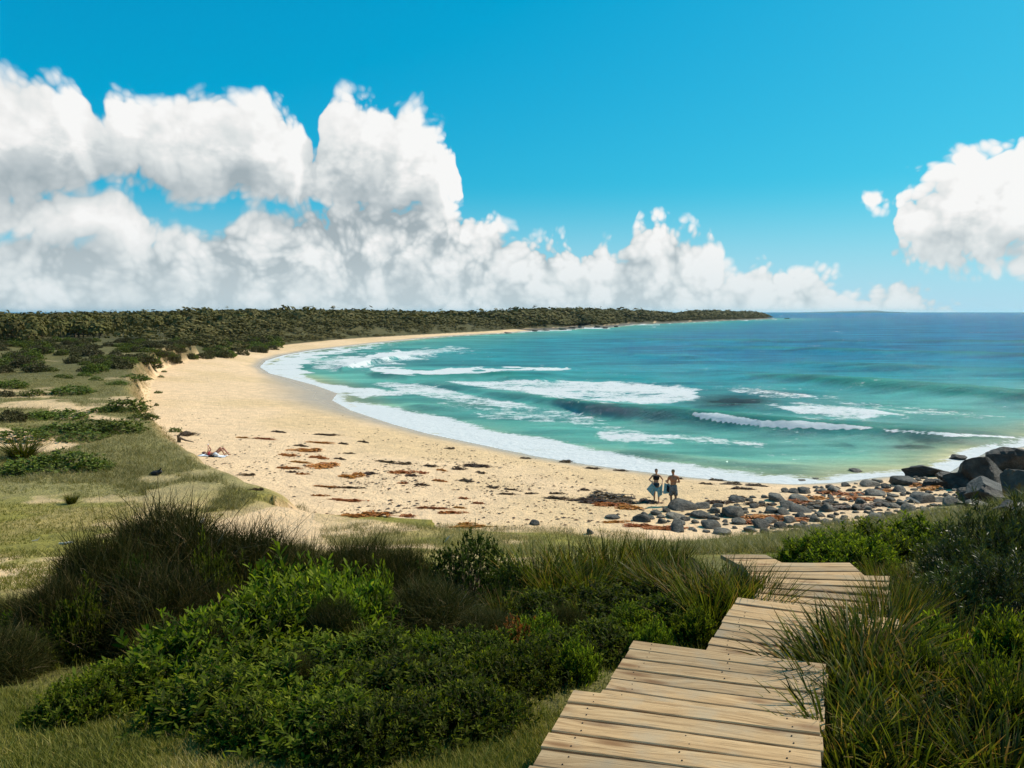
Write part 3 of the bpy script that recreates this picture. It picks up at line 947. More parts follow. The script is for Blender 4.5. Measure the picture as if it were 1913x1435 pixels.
def rand_dir(n, r, zmin=-0.15):
    z = r.uniform(zmin, 1, n)
    a = r.uniform(0, 2 * np.pi, n)
    s = np.sqrt(1 - z * z)
    return np.stack([s * np.cos(a), s * np.sin(a), z], -1)


def leaves_mesh(name, pos, axis, side, L, Wd, tint, curl=0.0):
    """pointed oval leaves, 6 corners each"""
    n = len(pos)
    prof = [(0, 0), (0.30, 0.42), (0.72, 0.45), (1.0, 0.0), (0.72, -0.45), (0.30, -0.42)]
    nrm = unit(np.cross(axis, side))
    V = np.zeros((n, 6, 3))
    for k, (a, b) in enumerate(prof):
        V[:, k] = pos + axis * (L * a)[:, None] + side * (Wd * b)[:, None] + nrm * (L * (-curl * a * a + 0.10 * abs(b)))[:, None]
    F = np.arange(n * 6).reshape(n, 6)
    return V.reshape(-1, 3), F, np.repeat(tint, 6)


def tubes(segs, r0, r1):
    """thin three-sided sticks; segs (n,2,3)"""
    n = len(segs)
    a, b = segs[:, 0], segs[:, 1]
    ax = unit(b - a)
    ref = np.where(np.abs(ax[:, 2:3]) > 0.9, np.array([1.0, 0, 0]), np.array([0, 0, 1.0]))
    u = unit(np.cross(ax, ref))
    v = np.cross(ax, u)
    V = np.zeros((n, 6, 3))
    for k in range(3):
        o_ = u * math.cos(k * 2.094) + v * math.sin(k * 2.094)
        V[:, k] = a + o_ * np.reshape(r0, (-1, 1))
        V[:, 3 + k] = b + o_ * np.reshape(r1, (-1, 1))
    i = np.arange(n)[:, None] * 6
    F = np.concatenate([i + np.array([[k, (k + 1) % 3, 3 + (k + 1) % 3, 3 + k]]) for k in range(3)])
    return V.reshape(-1, 3), F


def bush_shape(d, r, seed):
    """uneven dome radius for directions d"""
    n = fbm(d[:, 0] * 2.1 + seed, d[:, 1] * 2.1, d[:, 2] * 2.1, octv=3, seed=seed)
    return 0.62 + 0.76 * n


def leafy_bush(seed, n_sprig, leaf_l, leaf_w, per, flat=0.5, spr=(0.14, 0.30), up=0.8, bright=1.0):
    """unit bush: radius about 1, height about 1, built from leafy sprigs"""
    r = np.random.default_rng(seed)
    d = rand_dir(n_sprig, r, -0.05)
    rad = bush_shape(d, r, seed)
    dep = r.power(3.2, n_sprig)
    dep = np.where(r.random(n_sprig) < 0.10, r.uniform(1.05, 1.40, n_sprig), dep)      # shoots that stand out
    base = d * (rad * (0.35 + 0.65 * dep))[:, None]
    base[:, 2] = np.maximum(base[:, 2], 0.02) * 0.98
    ax = unit(d * 0.75 + np.array([0, 0, up]) + r.normal(0, 0.33, (n_sprig, 3)))
    sl = r.uniform(*spr, n_sprig)
    start = base - ax * sl[:, None] * 0.6
    k = np.arange(per)
    fr = (k + 0.5) / per
    pos = start[:, None] + ax[:, None] * (sl[:, None] * fr)[..., None]
    ref = unit(np.cross(ax, rand_dir(n_sprig, r, -1)))
    bin_ = np.cross(ax, ref)
    ang = k * 2.4 + r.uniform(0, 6.28, n_sprig)[:, None]
    radial = ref[:, None] * np.cos(ang)[..., None] + bin_[:, None] * np.sin(ang)[..., None]
    la = unit(ax[:, None] * 0.85 + radial * 0.62 + r.normal(0, 0.12, radial.shape))
    tang = unit(np.cross(ax[:, None] + 0 * la, la) + r.normal(0, 0.35, la.shape))
    tang = unit(tang - la * (tang * la).sum(-1, keepdims=True))
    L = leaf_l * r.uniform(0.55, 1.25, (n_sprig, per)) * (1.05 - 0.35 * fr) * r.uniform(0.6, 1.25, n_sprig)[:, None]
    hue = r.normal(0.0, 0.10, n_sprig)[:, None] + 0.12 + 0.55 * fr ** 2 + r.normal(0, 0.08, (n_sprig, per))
    V, F, T = leaves_mesh('leaf', pos.reshape(-1, 3), la.reshape(-1, 3), tang.reshape(-1, 3), L.ravel(), L.ravel() * leaf_w, np.clip(hue * bright, 0, 1).ravel(), 0.12)
    leaf = npmesh('foliage', V, F, attrs=dict(tint=T))
    # stems: sprig twigs and main branches
    tw = np.stack([start, start + ax * sl[:, None] * 0.9], 1)
    nb_ = max(12, n_sprig // 12)
    pick = r.choice(n_sprig, nb_, replace=False)
    root = np.stack([r.normal(0, 0.10, nb_), r.normal(0, 0.10, nb_), np.full(nb_, -0.06)], -1)
    midp = start[pick] * 0.5 + root * 0.5 + np.array([0, 0, -0.06])
    V1, F1 = tubes(tw, np.full(n_sprig, 0.0028), np.full(n_sprig, 0.0012))
    V2, F2 = tubes(np.stack([root, midp], 1), np.full(nb_, 0.013), np.full(nb_, 0.009))
    V3, F3 = tubes(np.stack([midp, start[pick]], 1), np.full(nb_, 0.009), np.full(nb_, 0.004))
    st = npmesh('stem', np.concatenate([V1, V2, V3]), np.concatenate([F1, F2 + len(V1), F3 + len(V1) + len(V2)]))
    return leaf, st


def twig_bush(seed, n, ln=(0.16, 0.34), wd=0.0055, up=0.75):
    """dense shrub of thin green-brown twigs"""
    r = np.random.default_rng(seed)
    d = rand_dir(n, r, -0.02)
    rad = bush_shape(d, r, seed)
    dep = r.power(3.0, n)
    p0 = d * (rad * (0.30 + 0.62 * dep))[:, None]
    p0[:, 2] = np.maximum(p0[:, 2], 0.0)
    ax = unit(d + np.array([0, 0, up]) + r.normal(0, 0.60, (n, 3)))
    L = r.uniform(*ln, n) * np.where(r.random(n) < 0.06, 1.7, 1.0)
    bend = r.normal(0, 0.50, (n, 3)) * L[:, None]
    side = unit(np.cross(ax, rand_dir(n, r, -1)))
    V = np.zeros((n, 5, 3))
    w = wd * r.uniform(0.6, 1.3, n)
    p1 = p0 + ax * (L * 0.55)[:, None] + bend * 0.25
    p2 = p0 + ax * L[:, None] + bend
    V[:, 0] = p0 - side * w[:, None] * .5
    V[:, 1] = p0 + side * w[:, None] * .5
    V[:, 2] = p1 + side * w[:, None] * .45
    V[:, 3] = p2
    V[:, 4] = p1 - side * w[:, None] * .45
    F4 = np.arange(n)[:, None] * 5 + np.array([[0, 1, 2, 4]])
    F3 = np.arange(n)[:, None] * 5 + np.array([[4, 2, 3]])
    base_t = np.clip(0.38 + r.normal(0, 0.15, n) + 0.32 * (r.random(n) > 0.93), 0, 1)
    T = np.repeat(base_t[:, None], 5, 1)
    T[:, 3] = np.clip(T[:, 3] + 0.22, 0, 1)
    leaf = npmesh('foliage', V.reshape(-1, 3), [F4, F3], attrs=dict(tint=T.ravel()))
    nb_ = 40
    pick = r.choice(n, nb_, replace=False)
    root = np.stack([r.normal(0, 0.10, nb_), r.normal(0, 0.10, nb_), np.full(nb_, -0.06)], -1)
    V2, F2 = tubes(np.stack([root, p0[pick]], 1), np.full(nb_, 0.014), np.full(nb_, 0.004))
    return leaf, npmesh('stem', V2, F2)


def sedge_mesh(seed, n, ln=(0.55, 1.1), w=0.009, spread=0.16, lean=0.75, seg=5):
    """tussock of arching strap blades, height about 1"""
    r = np.random.default_rng(seed)
    a = r.uniform(0, 2 * np.pi, n)
    rr = spread * np.sqrt(r.random(n))
    p = np.stack([rr * np.cos(a), rr * np.sin(a), np.zeros(n) - 0.02], -1)
    oa = a + r.normal(0, 0.6, n)
    out = np.stack([np.cos(oa), np.sin(oa), np.zeros(n)], -1)
    th = np.abs(r.normal(0.25, 0.30, n)) * lean + rr / spread * 0.25
    L = r.uniform(*ln, n)
    curv = r.uniform(0.1, 1.1, n) * lean * 1.1
    side = np.stack([-np.sin(oa), np.cos(oa), np.zeros(n)], -1)
    tw = r.normal(0, 0.8, n)
    V = np.zeros((n, seg + 1, 2, 3))
    T = np.zeros((n, seg + 1, 2))
    base_t = np.clip(r.normal(0.30, 0.16, n) + 0.42 * (r.random(n) > 0.84), 0.02, 0.95)
    cur = p.copy()
    ang = th.copy()
    for s_ in range(seg + 1):
        f = s_ / seg
        wd = w * (1 - f ** 2.2) * r.uniform(0.7, 1.2, n) * 0.5 + 0.0006
        dirv = np.stack([np.sin(ang)] * 3, -1) * out + np.stack([np.zeros(n), np.zeros(n), np.cos(ang)], -1)
        nn = np.cross(side, dirv)
        sd = side * np.cos(tw)[:, None] + nn * np.sin(tw)[:, None]
        V[:, s_, 0] = cur - sd * wd[:, None]
        V[:, s_, 1] = cur + sd * wd[:, None]
        T[:, s_] = np.clip(base_t * (0.8 + 0.2 * f) + 0.42 * max(0, f - 0.72) / 0.28, 0, 1)[:, None]
        cur = cur + dirv * (L / seg)[:, None]
        ang = ang + curv / seg * (0.4 + 1.2 * f)
    V = V.reshape(n, -1, 3)
    nv = (seg + 1) * 2
    base = np.arange(n)[:, None] * nv
    F = np.concatenate([base + np.array([[2 * k, 2 * k + 1, 2 * k + 3, 2 * k + 2]]) for k in range(seg)])
    return npmesh('blades', V.reshape(-1, 3), F, attrs=dict(tint=T.ravel()))


def make_plant(name, parts):
    root = obj(name, None)
    for pn, me, m in parts:
        obj(pn, me, m, parent=root)
    return root


PROTO = {}


def proto(kind, k, name, builder):
    PROTO.setdefault(kind, []).append((name, builder))


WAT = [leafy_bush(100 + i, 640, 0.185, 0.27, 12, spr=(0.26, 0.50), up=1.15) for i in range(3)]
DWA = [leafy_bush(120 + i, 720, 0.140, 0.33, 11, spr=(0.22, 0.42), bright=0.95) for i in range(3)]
SML = [leafy_bush(140 + i, 1500, 0.055, 0.6, 12, spr=(0.08, 0.16), up=0.5) for i in range(2)]
BNK = [leafy_bush(160 + i, 620, 0.125, 0.17, 15, up=0.6, spr=(0.18, 0.34)) for i in range(2)]
DED = [leafy_bush(170, 260, 0.11, 0.33, 10, up=0.5)]
FIN = [twig_bush(180 + i, 15000, wd=0.008) for i in range(3)]
SED = [sedge_mesh(200 + i, 460, (0.35, 1.1), w=0.019, spread=0.22) for i in range(4)]
BIGSED = [sedge_mesh(210 + i, 460, (0.35, 1.05), 0.033, 0.26, 0.95, 7) for i in range(3)]
KINDS = dict(
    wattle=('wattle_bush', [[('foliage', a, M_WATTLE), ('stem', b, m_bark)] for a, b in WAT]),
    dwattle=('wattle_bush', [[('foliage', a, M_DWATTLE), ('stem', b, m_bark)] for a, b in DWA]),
    small=('small_leaved_shrub', [[('foliage', a, M_SMALL), ('stem', b, m_bark)] for a, b in SML]),
    banksia=('banksia_shrub', [[('foliage', a, M_BANK), ('stem', b, m_bark)] for a, b in BNK]),
    dead=('dead_shrub', [[('foliage', a, M_DEAD), ('stem', b, m_bark)] for a, b in DED]),
    fine=('twiggy_shrub', [[('foliage', a, M_FINE), ('stem', b, m_bark)] for a, b in FIN]),
    sedge=('sedge_clump', [[('blades', a, M_SEDGE)] for a in SED]),
    bigsedge=('sedge_clump', [[('blades', a, M_SEDGE)] for a in BIGSED]),
    ysedge=('sedge_clump', [[('blades', a.copy(), M_YSEDGE)] for a in SED[:2]]),
)
CAT = dict(wattle='bush', dwattle='bush', small='shrub', banksia='shrub', dead='shrub', fine='shrub', sedge='sedge', bigsedge='sedge', ysedge='grass')


def plant(kind, px, pytop, Y, wpx, label, group=None, hmul=1.0):
    """stand a plant at depth Y whose top shows at (px, pytop)"""
    dx, dy, dz = (float(q) for q in pdir(px, pytop))
    x, ztop = dx / dy * Y, ZC + dz / dy * Y
    zg = float(gz(x, Y))
    h = max((ztop - zg) * hmul, 0.25)
    name, variants = KINDS[kind]
    parts = variants[random.randrange(len(variants))]
    root = obj(name, None, loc=(x, Y, zg - 0.02))
    if len(parts) == 1:
        C.objects.unlink(root)
        bpy.data.objects.remove(root)
        root = obj(name, parts[0][1], parts[0][2], loc=(x, Y, zg - 0.02))
    else:
        for pn, me, m in parts:
            obj(pn, me, m, parent=root, kind='stuff' if pn == 'stem' else None)
    w = wpx * Y / FPX / 2
    hh = 1.0 if 'sedge' not in kind else 0.95
    root.scale = (w, w * random.uniform(0.85, 1.1), h / hh) if 'sedge' not in kind else (h * wpx, h * wpx, h)
    root.rotation_euler = (0, 0, random.uniform(0, 6.28))
    tag(root, label, CAT[kind], group)
    return root


LG = 'plants of the thicket left of the boardwalk'
RG = 'plants on the slope right of the boardwalk'
F_ = 'dark twiggy shrub at the back of the left thicket'
for p_ in [(310, 985, 8.3, 330), (190, 1030, 7.6, 260), (440, 1005, 8.5, 270), (300, 1080, 7.0, 300)]:
    plant('fine', *p_, F_, 'dark twiggy shrubs at the back of the left thicket')
plant('fine', 110, 1100, 6.9, 210, 'dark twiggy shrub at the left end of the thicket')
plant('fine', 20, 1120, 7.0, 170, 'brownish low twiggy shrub at the very left edge')
plant('fine', -20, 1190, 5.9, 200, 'dark low twiggy shrub cut by the left edge above the lawn')
for p_ in [(560, 1022, 8.7, 230), (665, 1024, 8.9, 200), (735, 1035, 8.6, 150)]:
    plant('fine', *p_, 'grey brown twiggy shrub below the sandy hollow', 'grey brown twiggy shrubs behind the bright green bushes')
plant('fine', 800, 1105, 6.7, 230, 'rounded dark twiggy mound in the middle of the thicket')
plant('fine', 905, 1150, 6.3, 150, 'smaller twiggy mound just left of the rust red dead shrub')
for p_ in [(560, 1070, 7.0, 270), (470, 1120, 6.2, 260), (650, 1095, 6.6, 220)]:
    plant('wattle', *p_, 'bright yellow green leafy bush in front of the dark twiggy shrubs', 'bright leafy bushes in the middle of the left thicket')
for p_ in [(340, 1190, 5.5, 290), (215, 1245, 5.1, 210), (460, 1215, 5.4, 290), (600, 1200, 5.6, 280), (390, 1265, 4.8, 290), (530, 1275, 4.7, 290), (140, 1290, 4.75, 150)]:
    plant('wattle', *p_, 'green leafy bush at the front of the left thicket', 'leafy bushes at the front of the left thicket')
for p_ in [(600, 1320, 4.25, 280), (760, 1345, 4.2, 270), (890, 1340, 4.35, 210), (480, 1335, 4.35, 230), (680, 1375, 4.0, 240)]:
    plant('wattle' if p_[0] < 650 else 'dwattle', *p_, 'leafy bush in the lowest row of the left thicket', 'leafy bushes in the lowest row of the left thicket')
plant('wattle', 35, 1160, 6.7, 110, 'small fresh green bush at the left edge of the picture')
for p_ in [(720, 1190, 5.6, 240), (820, 1235, 5.3, 240), (700, 1300, 4.8, 260), (830, 1325, 4.75, 250), (930, 1300, 4.9, 200), (1000, 1260, 5.1, 170)]:
    plant('dwattle', *p_, 'dark green leafy bush low in the thicket left of the boardwalk', 'dark leafy bushes low in the left thicket')
for p_ in [(1010, 1125, 6.9, 200), (1130, 1110, 6.7, 230), (1235, 1092, 6.9, 190), (1300, 1120, 6.4, 120), (1130, 1180, 5.7, 190), (1250, 1140, 6.3, 170), (1050, 1205, 5.5, 170), (900, 1215, 5.6, 180)]:
    plant('dwattle', *p_, 'green leafy bush crowding the left edge of the boardwalk', 'leafy bushes along the left edge of the boardwalk')
# the thicket is mixed: odd plants growing through their neighbours
rm_ = random.Random(31)
MIX = 'mixed plant growing through the left thicket'
for k_, (kd_, px_, py_, Y_, w_) in enumerate([
        ('dwattle', 390, 1045, 7.6, 110), ('small', 250, 1060, 7.2, 120), ('sedge', 480, 1010, 8.3, 0.9), ('dwattle', 150, 1120, 6.5, 120), ('sedge', 90, 1085, 7.0, 0.9), ('wattle', 700, 1085, 7.0, 90),
        ('fine', 620, 1130, 6.2, 120), ('fine', 400, 1180, 5.7, 110), ('sedge', 690, 1150, 5.9, 0.8), ('wattle', 800, 1190, 5.6, 100), ('wattle', 910, 1270, 5.0, 90), ('sedge', 850, 1180, 5.8, 0.8), ('fine', 760, 1260, 5.1, 120),
        ('wattle', 1000, 1160, 6.0, 100), ('wattle', 1180, 1145, 6.1, 110), ('sedge', 1090, 1110, 6.6, 0.8), ('wattle', 1300, 1150, 5.9, 90), ('fine', 1060, 1150, 6.2, 100), ('sedge', 940, 1090, 7.0, 0.9), ('wattle', 640, 1280, 4.8, 110),
        ('fine', 560, 1230, 5.0, 100), ('wattle', 1080, 1245, 5.1, 80), ('sedge', 300, 1150, 5.9, 0.8), ('dwattle', 60, 1180, 6.2, 110), ('wattle', 1215, 1200, 5.5, 80), ('sedge', 1015, 1230, 5.2, 0.7)]):
    nm_ = dict(dwattle='dark leafy sprig bush', wattle='bright leafy sprig bush', small='small leaved shrub', sedge='thin sedge tuft', fine='small twiggy shrub')[kd_]
    plant(kd_, px_, py_, Y_, w_, nm_ + ' growing through the left thicket', nm_ + 's growing through the left thicket')
plant('small', 880, 1014, 8.7, 170, 'rounded dark green small leaved shrub behind the twiggy mound')
plant('small', 955, 1062, 7.9, 120, 'low dark green small leaved shrub beside the sedges')
plant('dead', 975, 1158, 5.95, 105, 'rust red dead shrub among the green bushes')
for p_ in [(1010, 1004, 8.2), (1070, 992, 8.5), (1140, 988, 8.5), (1205, 990, 8.7), (1255, 998, 8.9), (1180, 1035, 7.9), (1100, 1035, 7.7), (1040, 1040, 7.7)]:
    plant('sedge', *p_, 1.15, 'tall green brown sedge clump between the bushes and the beach', 'sedges between the bushes and the beach')
for p_ in [(1300, 1034, 6.9), (1345, 1036, 6.8), (1385, 1042, 6.6), (1412, 1056, 6.45), (1330, 1062, 6.3), (1260, 1032, 7.2), (1225, 1030, 7.6)]:
    plant('sedge', *p_, 1.25, 'sedge clump leaning over the left side of the boardwalk', 'sedges at the left side of the boardwalk')
for p_ in [(690, 1018, 9.1), (745, 1020, 8.9), (785, 1016, 9.2)]:
    plant('sedge', *p_, 1.0, 'thin dark sedge clump beside the round dark green shrub', 'thin sedges beside the round dark shrub')
# right of the walk
plant('bigsedge', 1580, 1135, 4.7, 1.25, 'big strap leaved clump arching over the boardwalk')
for p_ in [(1610, 1120, 5.0, 1.1), (1650, 1095, 5.4, 1.1), (1590, 1180, 4.35, 1.2), (1575, 1260, 3.85, 1.1), (1640, 1140, 4.75, 1.0), (1700, 1160, 4.5, 1.0), (1650, 1215, 4.1, 1.0), (1770, 1190, 4.3, 1.0), (1860, 1200, 4.2, 1.0), (1800, 1270, 3.75, 1.0), (1905, 1240, 3.9, 1.0), (1700, 1300, 3.6, 1.0), (1880, 1330, 3.4, 1.0), (1610, 1330, 3.5, .9)]:
    plant('bigsedge', *p_, 'long bladed sedge clump in the bottom right corner', 'long bladed sedges in the bottom right corner')
for p_ in [(1665, 1075, 5.9), (1680, 1060, 6.3), (1700, 1090, 6.2), (1745, 1065, 6.7), (1685, 1115, 5.8), (1795, 1125, 5.6), (1660, 1060, 7.1), (1705, 1042, 7.6), (1775, 1025, 7.9), (1640, 1035, 7.9)]:
    plant('sedge', *p_, 1.0, 'brown tipped sedge clump on the right side of the boardwalk', 'sedges on the right side of the boardwalk')
for p_ in [(1510, 1008, 9.2, 120), (1570, 998, 9.4, 140), (1640, 988, 9.7, 150), (1720, 980, 10.0, 160), (1620, 1014, 8.8, 130), (1545, 1024, 8.8, 110)]:
    plant('wattle', *p_, 'low bright green bush beyond the bend of the boardwalk', 'low green bushes beyond the bend of the boardwalk')
for p_ in [(1840, 1240, 4.3, 150), (1730, 1230, 4.4, 120), (1900, 1290, 3.9, 160)]:
    plant('dwattle', *p_, 'low dark leafy bush between the long bladed sedges at bottom right', 'low leafy bushes between the sedges at bottom right')
plant('wattle', 1760, 1175, 5.3, 150, 'small green leafy bush among the sedges right of the boardwalk')
plant('wattle', 1885, 1165, 5.1, 150, 'green leafy bush under the glossy shrub at the right edge')
for p_ in [(1850, 962, 7.8, 210), (1905, 945, 8.0, 210), (1800, 1010, 7.4, 190), (1875, 1040, 6.8, 230), (1790, 1070, 6.7, 160)]:
    plant('banksia', *p_, 'tall glossy narrow leaved shrub at the right edge', 'glossy shrubs at the right edge')
for p_ in [(1835, 945, 14.5), (1875, 925, 15), (1910, 912, 15.5), (1950, 905, 15), (1800, 955, 14.5)]:
    plant('ysedge', *p_, 1.3, 'yellow green grass clump on the rise at the right edge', 'yellow grass on the rise at the right edge')


# ------------------------------------------------------------------ shrubs on the dunes behind the beach
M_MAT = leaf_mat('dune_shrub_leaf', [(0, (0.055, 0.072, 0.010)), (0.5, (0.120, 0.150, 0.016)), (0.85, (0.175, 0.195, 0.022)), (1, (0.24, 0.23, 0.035))], rough=0.6, trans=0.2, spec=0.2)
M_OLIVE = leaf_mat('olive_shrub_leaf', [(0, (0.045, 0.042, 0.014)), (0.5, (0.092, 0.082, 0.028)), (1, (0.17, 0.135, 0.06))], rough=0.7, trans=0.12, spec=0.2)
DUS = [leafy_bush(300 + i, 330, 0.17, 0.5, 6, spr=(0.10, 0.24), up=0.6) for i in range(4)]


def dune_shrub(px, py, wpx, hpx, mat, label, group, depthx=1.0):
    p = hit1(px, py + hpx * 0.35)
    Y = p.y
    a, st = DUS[random.randrange(4)]
    key = (a.name, mat.name)
    if key not in PROTO:
        me = a.copy()
        me.materials.clear()
        me.materials.append(mat)
        PROTO[key] = me
    root = obj('dune_shrub', None, loc=(p.x, p.y, p.z - 0.08), label=label, cat='shrub', group=group)
    obj('foliage', PROTO[key], None, parent=root)
    obj('stem', st, m_bark, parent=root, kind='stuff')
    w = wpx * Y / FPX / 2
    h = max(hpx * Y / FPX * 0.8, 0.35)
    root.scale = (w, w * depthx, min(h, w * 1.1 + 0.3))
    root.rotation_euler = (0, 0, random.uniform(-0.4, 0.4) + (math.pi if random.random() > 0.5 else 0))
    return root


GM = 'low green shrub mats on the near dunes'
for px, py, w, h in [(60, 868, 110, 34), (120, 862, 130, 40), (175, 868, 80, 26), (30, 880, 80, 24)]:
    dune_shrub(px, py, w, h, M_MAT, 'low bright green shrub mat beside the big tussock on the dune', 'bright green mats beside the big tussock')
for px, py, w, h in [(170, 795, 100, 26), (225, 797, 90, 30), (110, 800, 100, 20), (40, 810, 100, 24), (150, 812, 90, 16)]:
    dune_shrub(px, py, w, h, M_MAT, 'low green shrub mat on the dune above the big tussock', 'green mats above the big tussock')
for px, py, w, h in [(235, 757, 80, 28), (268, 776, 52, 15), (195, 764, 60, 14), (110, 774, 100, 20), (70, 776, 70, 18)]:
    dune_shrub(px, py, w, h, M_MAT, 'green shrub mat growing just behind the sandy scarp', 'green mats behind the scarp')
dune_shrub(23, 776, 48, 30, M_OLIVE, 'round dark shrub at the left edge above the green mats', None)
dune_shrub(134, 673, 24, 18, M_OLIVE, 'dark round shrub standing alone in the sandy dunes', None)
for px, py, w, h in [(136, 728, 80, 18), (62, 733, 44, 14), (157, 699, 28, 10), (178, 707, 26, 10), (251, 705, 60, 14), (117, 703, 34, 10), (186, 669, 27, 14),
                     (161, 678, 24, 10), (195, 685, 28, 8), (287, 684, 30, 6), (20, 717, 54, 18), (10, 735, 40, 14), (220, 715, 40, 9), (90, 690, 36, 10), (40, 668, 40, 12), (75, 655, 44, 12), (270, 672, 30, 9)]:
    dune_shrub(px, py, w, h, random.choice((M_MAT, M_MAT, M_OLIVE)), 'small shrub in the grassy dunes between scarp and forest', 'small shrubs in the grassy dunes')
for px, py, w, h in [(301, 703, 12, 6), (295, 732, 14, 7), (326, 803, 26, 10), (306, 694, 10, 4), (292, 757, 8, 4)]:
    dune_shrub(px, py, w, h, M_MAT, 'small green plant on the sand at the foot of the scarp', 'small plants at the foot of the scarp')
for k in range(300):
    px = random.uniform(-60, 520)
    lo = 628 if px > 330 else 634
    hi = 690 - max(0, (px - 200)) * 0.11
    py = lo + (hi - lo) * random.random() ** 1.5
    if py > 655 and random.random() < 0.35:
        continue
    s_ = 0.6 + (py - 620) / 70
    dune_shrub(px, py, random.uniform(16, 36) * s_, random.uniform(8, 15) * s_, random.choice((M_MAT, M_OLIVE, M_OLIVE)), 'olive scrub bush in front of the forest behind the beach', 'olive scrub in front of the forest')
plant('sedge', 40, 812, 37.5, 1.5, 'big spiky grass tussock among green mats on the left dune')
plant('sedge', 132, 916, 28.0, 1.0, 'lone spiky tussock on the lawn casting a shadow')
M_TUFT = leaf_mat('dry_tussock', [(0, (0.07, 0.05, 0.025)), (0.5, (0.17, 0.12, 0.065)), (1, (0.30, 0.22, 0.13))], rough=0.8, trans=0.2)
KINDS['dry'] = ('grass_tussock', [[('blades', SED[0].copy(), M_TUFT)]])
KINDS['dry'][1][0][0][1].materials.clear()
CAT['dry'] = 'grass'
for n_, p_ in (('dry brown tussock on the lawn behind the dark shrubs', (238, 960, 21.5)), ('wide dry brown tussock next to the white log', (330, 965, 20.0)), ('dry brown tussock right behind the twiggy shrubs', (285, 968, 20.5))):
    dx, dy, dz = (float(q) for q in pdir(*p_[:2]))
    x, Y = dx / dy * p_[2], p_[2]
    zg = float(gz(x, Y))
    o = obj('grass_tussock', KINDS['dry'][1][0][0][1], M_TUFT, loc=(x, Y, zg - .02), label=n_, cat='grass')
    o.scale = (0.8, 0.8, 0.6)
    o.rotation_euler = (0, 0, random.uniform(0, 6))

# ------------------------------------------------------------------ forest behind the bay
def crown(r, n, q):
    """ragged crown of small faces in a unit dome; returns verts (n*4,3), tint"""
    d = rand_dir(n, r, -0.35)
    rad = (0.55 + 0.75 * fbm(d[:, 0] * 1.9 + r.uniform(0, 50), d[:, 1] * 1.9, d[:, 2] * 1.9, octv=2, seed=3)) * r.uniform(0.72, 1.05, n)
    c = d * rad[:, None]
    u = unit(np.cross(d, rand_dir(n, r, -1)))
    v = unit(np.cross(d, u) + 0.4 * d)
    s = q * r.uniform(0.6, 1.3, n)
    V = np.stack([c - u * s[:, None], c - v * s[:, None] * .8, c + u * s[:, None], c + v * s[:, None] * .9], 1)
    return V, np.clip(0.45 + 0.25 * r.random(n) + r.normal(0, 0.10, n), 0, 1)


SKY_PX = [-600, 0, 100, 200, 300, 400, 560, 640, 800, 900, 1000, 1100, 1200, 1260, 1300, 1380, 1420, 1455]
SKY_PY = [592, 592, 591, 588.5, 587.5, 583, 581, 580.5, 585.5, 586, 577, 576, 581, 587, 579, 577.5, 582, 590]
r = np.random.default_rng(900)
N = 15000
fpx = r.uniform(-650, 1462, N)
fY = np.exp(r.uniform(math.log(105), math.log(1500), N))
fx = (fpx - IW / 2) / FPX * fY
fz, fdW, fdD, fsea, fland = ground(fx, fY, True)
edge_ok = fdD > np.where(fY > 400, 9, np.where(fpx < 330, 22 + 14 * r.random(N), 5 + 7 * r.random(N)))
ok = fland & edge_ok & (fdW > 14)
ok &= ~((fpx < 300) & (fY < 135 - 0.1 * fpx))
fx, fY, fz, fdD, fpx = fx[ok], fY[ok], fz[ok], fdD[ok], fpx[ok]
# low scrub running down to the far beach and along the headland shore
L_ = np.concatenate([Dhead, D[:9]])
seg_ = np.hypot(*np.diff(L_, axis=0).T)
at_ = r.uniform(0, seg_.sum(), 3600)
k_ = np.minimum(np.searchsorted(np.cumsum(seg_), at_), len(seg_) - 1)
f_ = (at_ - np.concatenate([[0], np.cumsum(seg_)])[k_]) / seg_[k_]
sx = L_[k_, 0] + (L_[k_ + 1] - L_[k_])[:, 0] * f_ - 0.5 * r.uniform(0.5, 38, 3600)
sy = L_[k_, 1] + (L_[k_ + 1] - L_[k_])[:, 1] * f_ + r.uniform(-4, 26, 3600)
sz, sdW, sdD, sse, sla = ground(sx, sy, True)
ok = sla & (sdD > 1.5) & (sdW > 6)
fx, fY, fz, fdD = np.concatenate([fx, sx[ok]]), np.concatenate([fY, sy[ok]]), np.concatenate([fz, sz[ok]]), np.concatenate([fdD, sdD[ok]])
fpx = IW / 2 + FPX * fx / fY
cap = ZC + (HORIZON - np.interp(fpx, SKY_PX, SKY_PY)) * fY / FPX + r.normal(0, 1.0, len(fx)) * np.clip(fY / 320, 0.4, 1.5)
hmax = np.where(fY > 430, np.clip(3.5 + (fdD - 6) / 4.0, 3.5, 12.0), np.clip(1.2 + (fdD - 6) / 8.0, 1.2, 8.5))
ftop = np.minimum(fz + hmax * r.uniform(0.7, 1.1, len(fx)), cap)
fh = np.maximum(ftop - fz, 0.8)
frad = np.clip(fY * 0.0105, 1.3, 8) * r.uniform(0.5, 1.65, len(fx))
frad = np.minimum(frad, 1.2 + fh * 0.95)
Vs, Ts, Fs, cnt, single = [], [], [], 0, []
vis = np.where((fY < 330) & (fpx > -40) & (fh > 1.8))[0]
ind = set(vis[np.argsort(-(frad[vis] * fh[vis] / fY[vis] ** 2))][:130].tolist())
CR = [crown(r, 44, 0.20) for _ in range(40)]
CRF = [crown(r, 24, 0.27) for _ in range(24)]
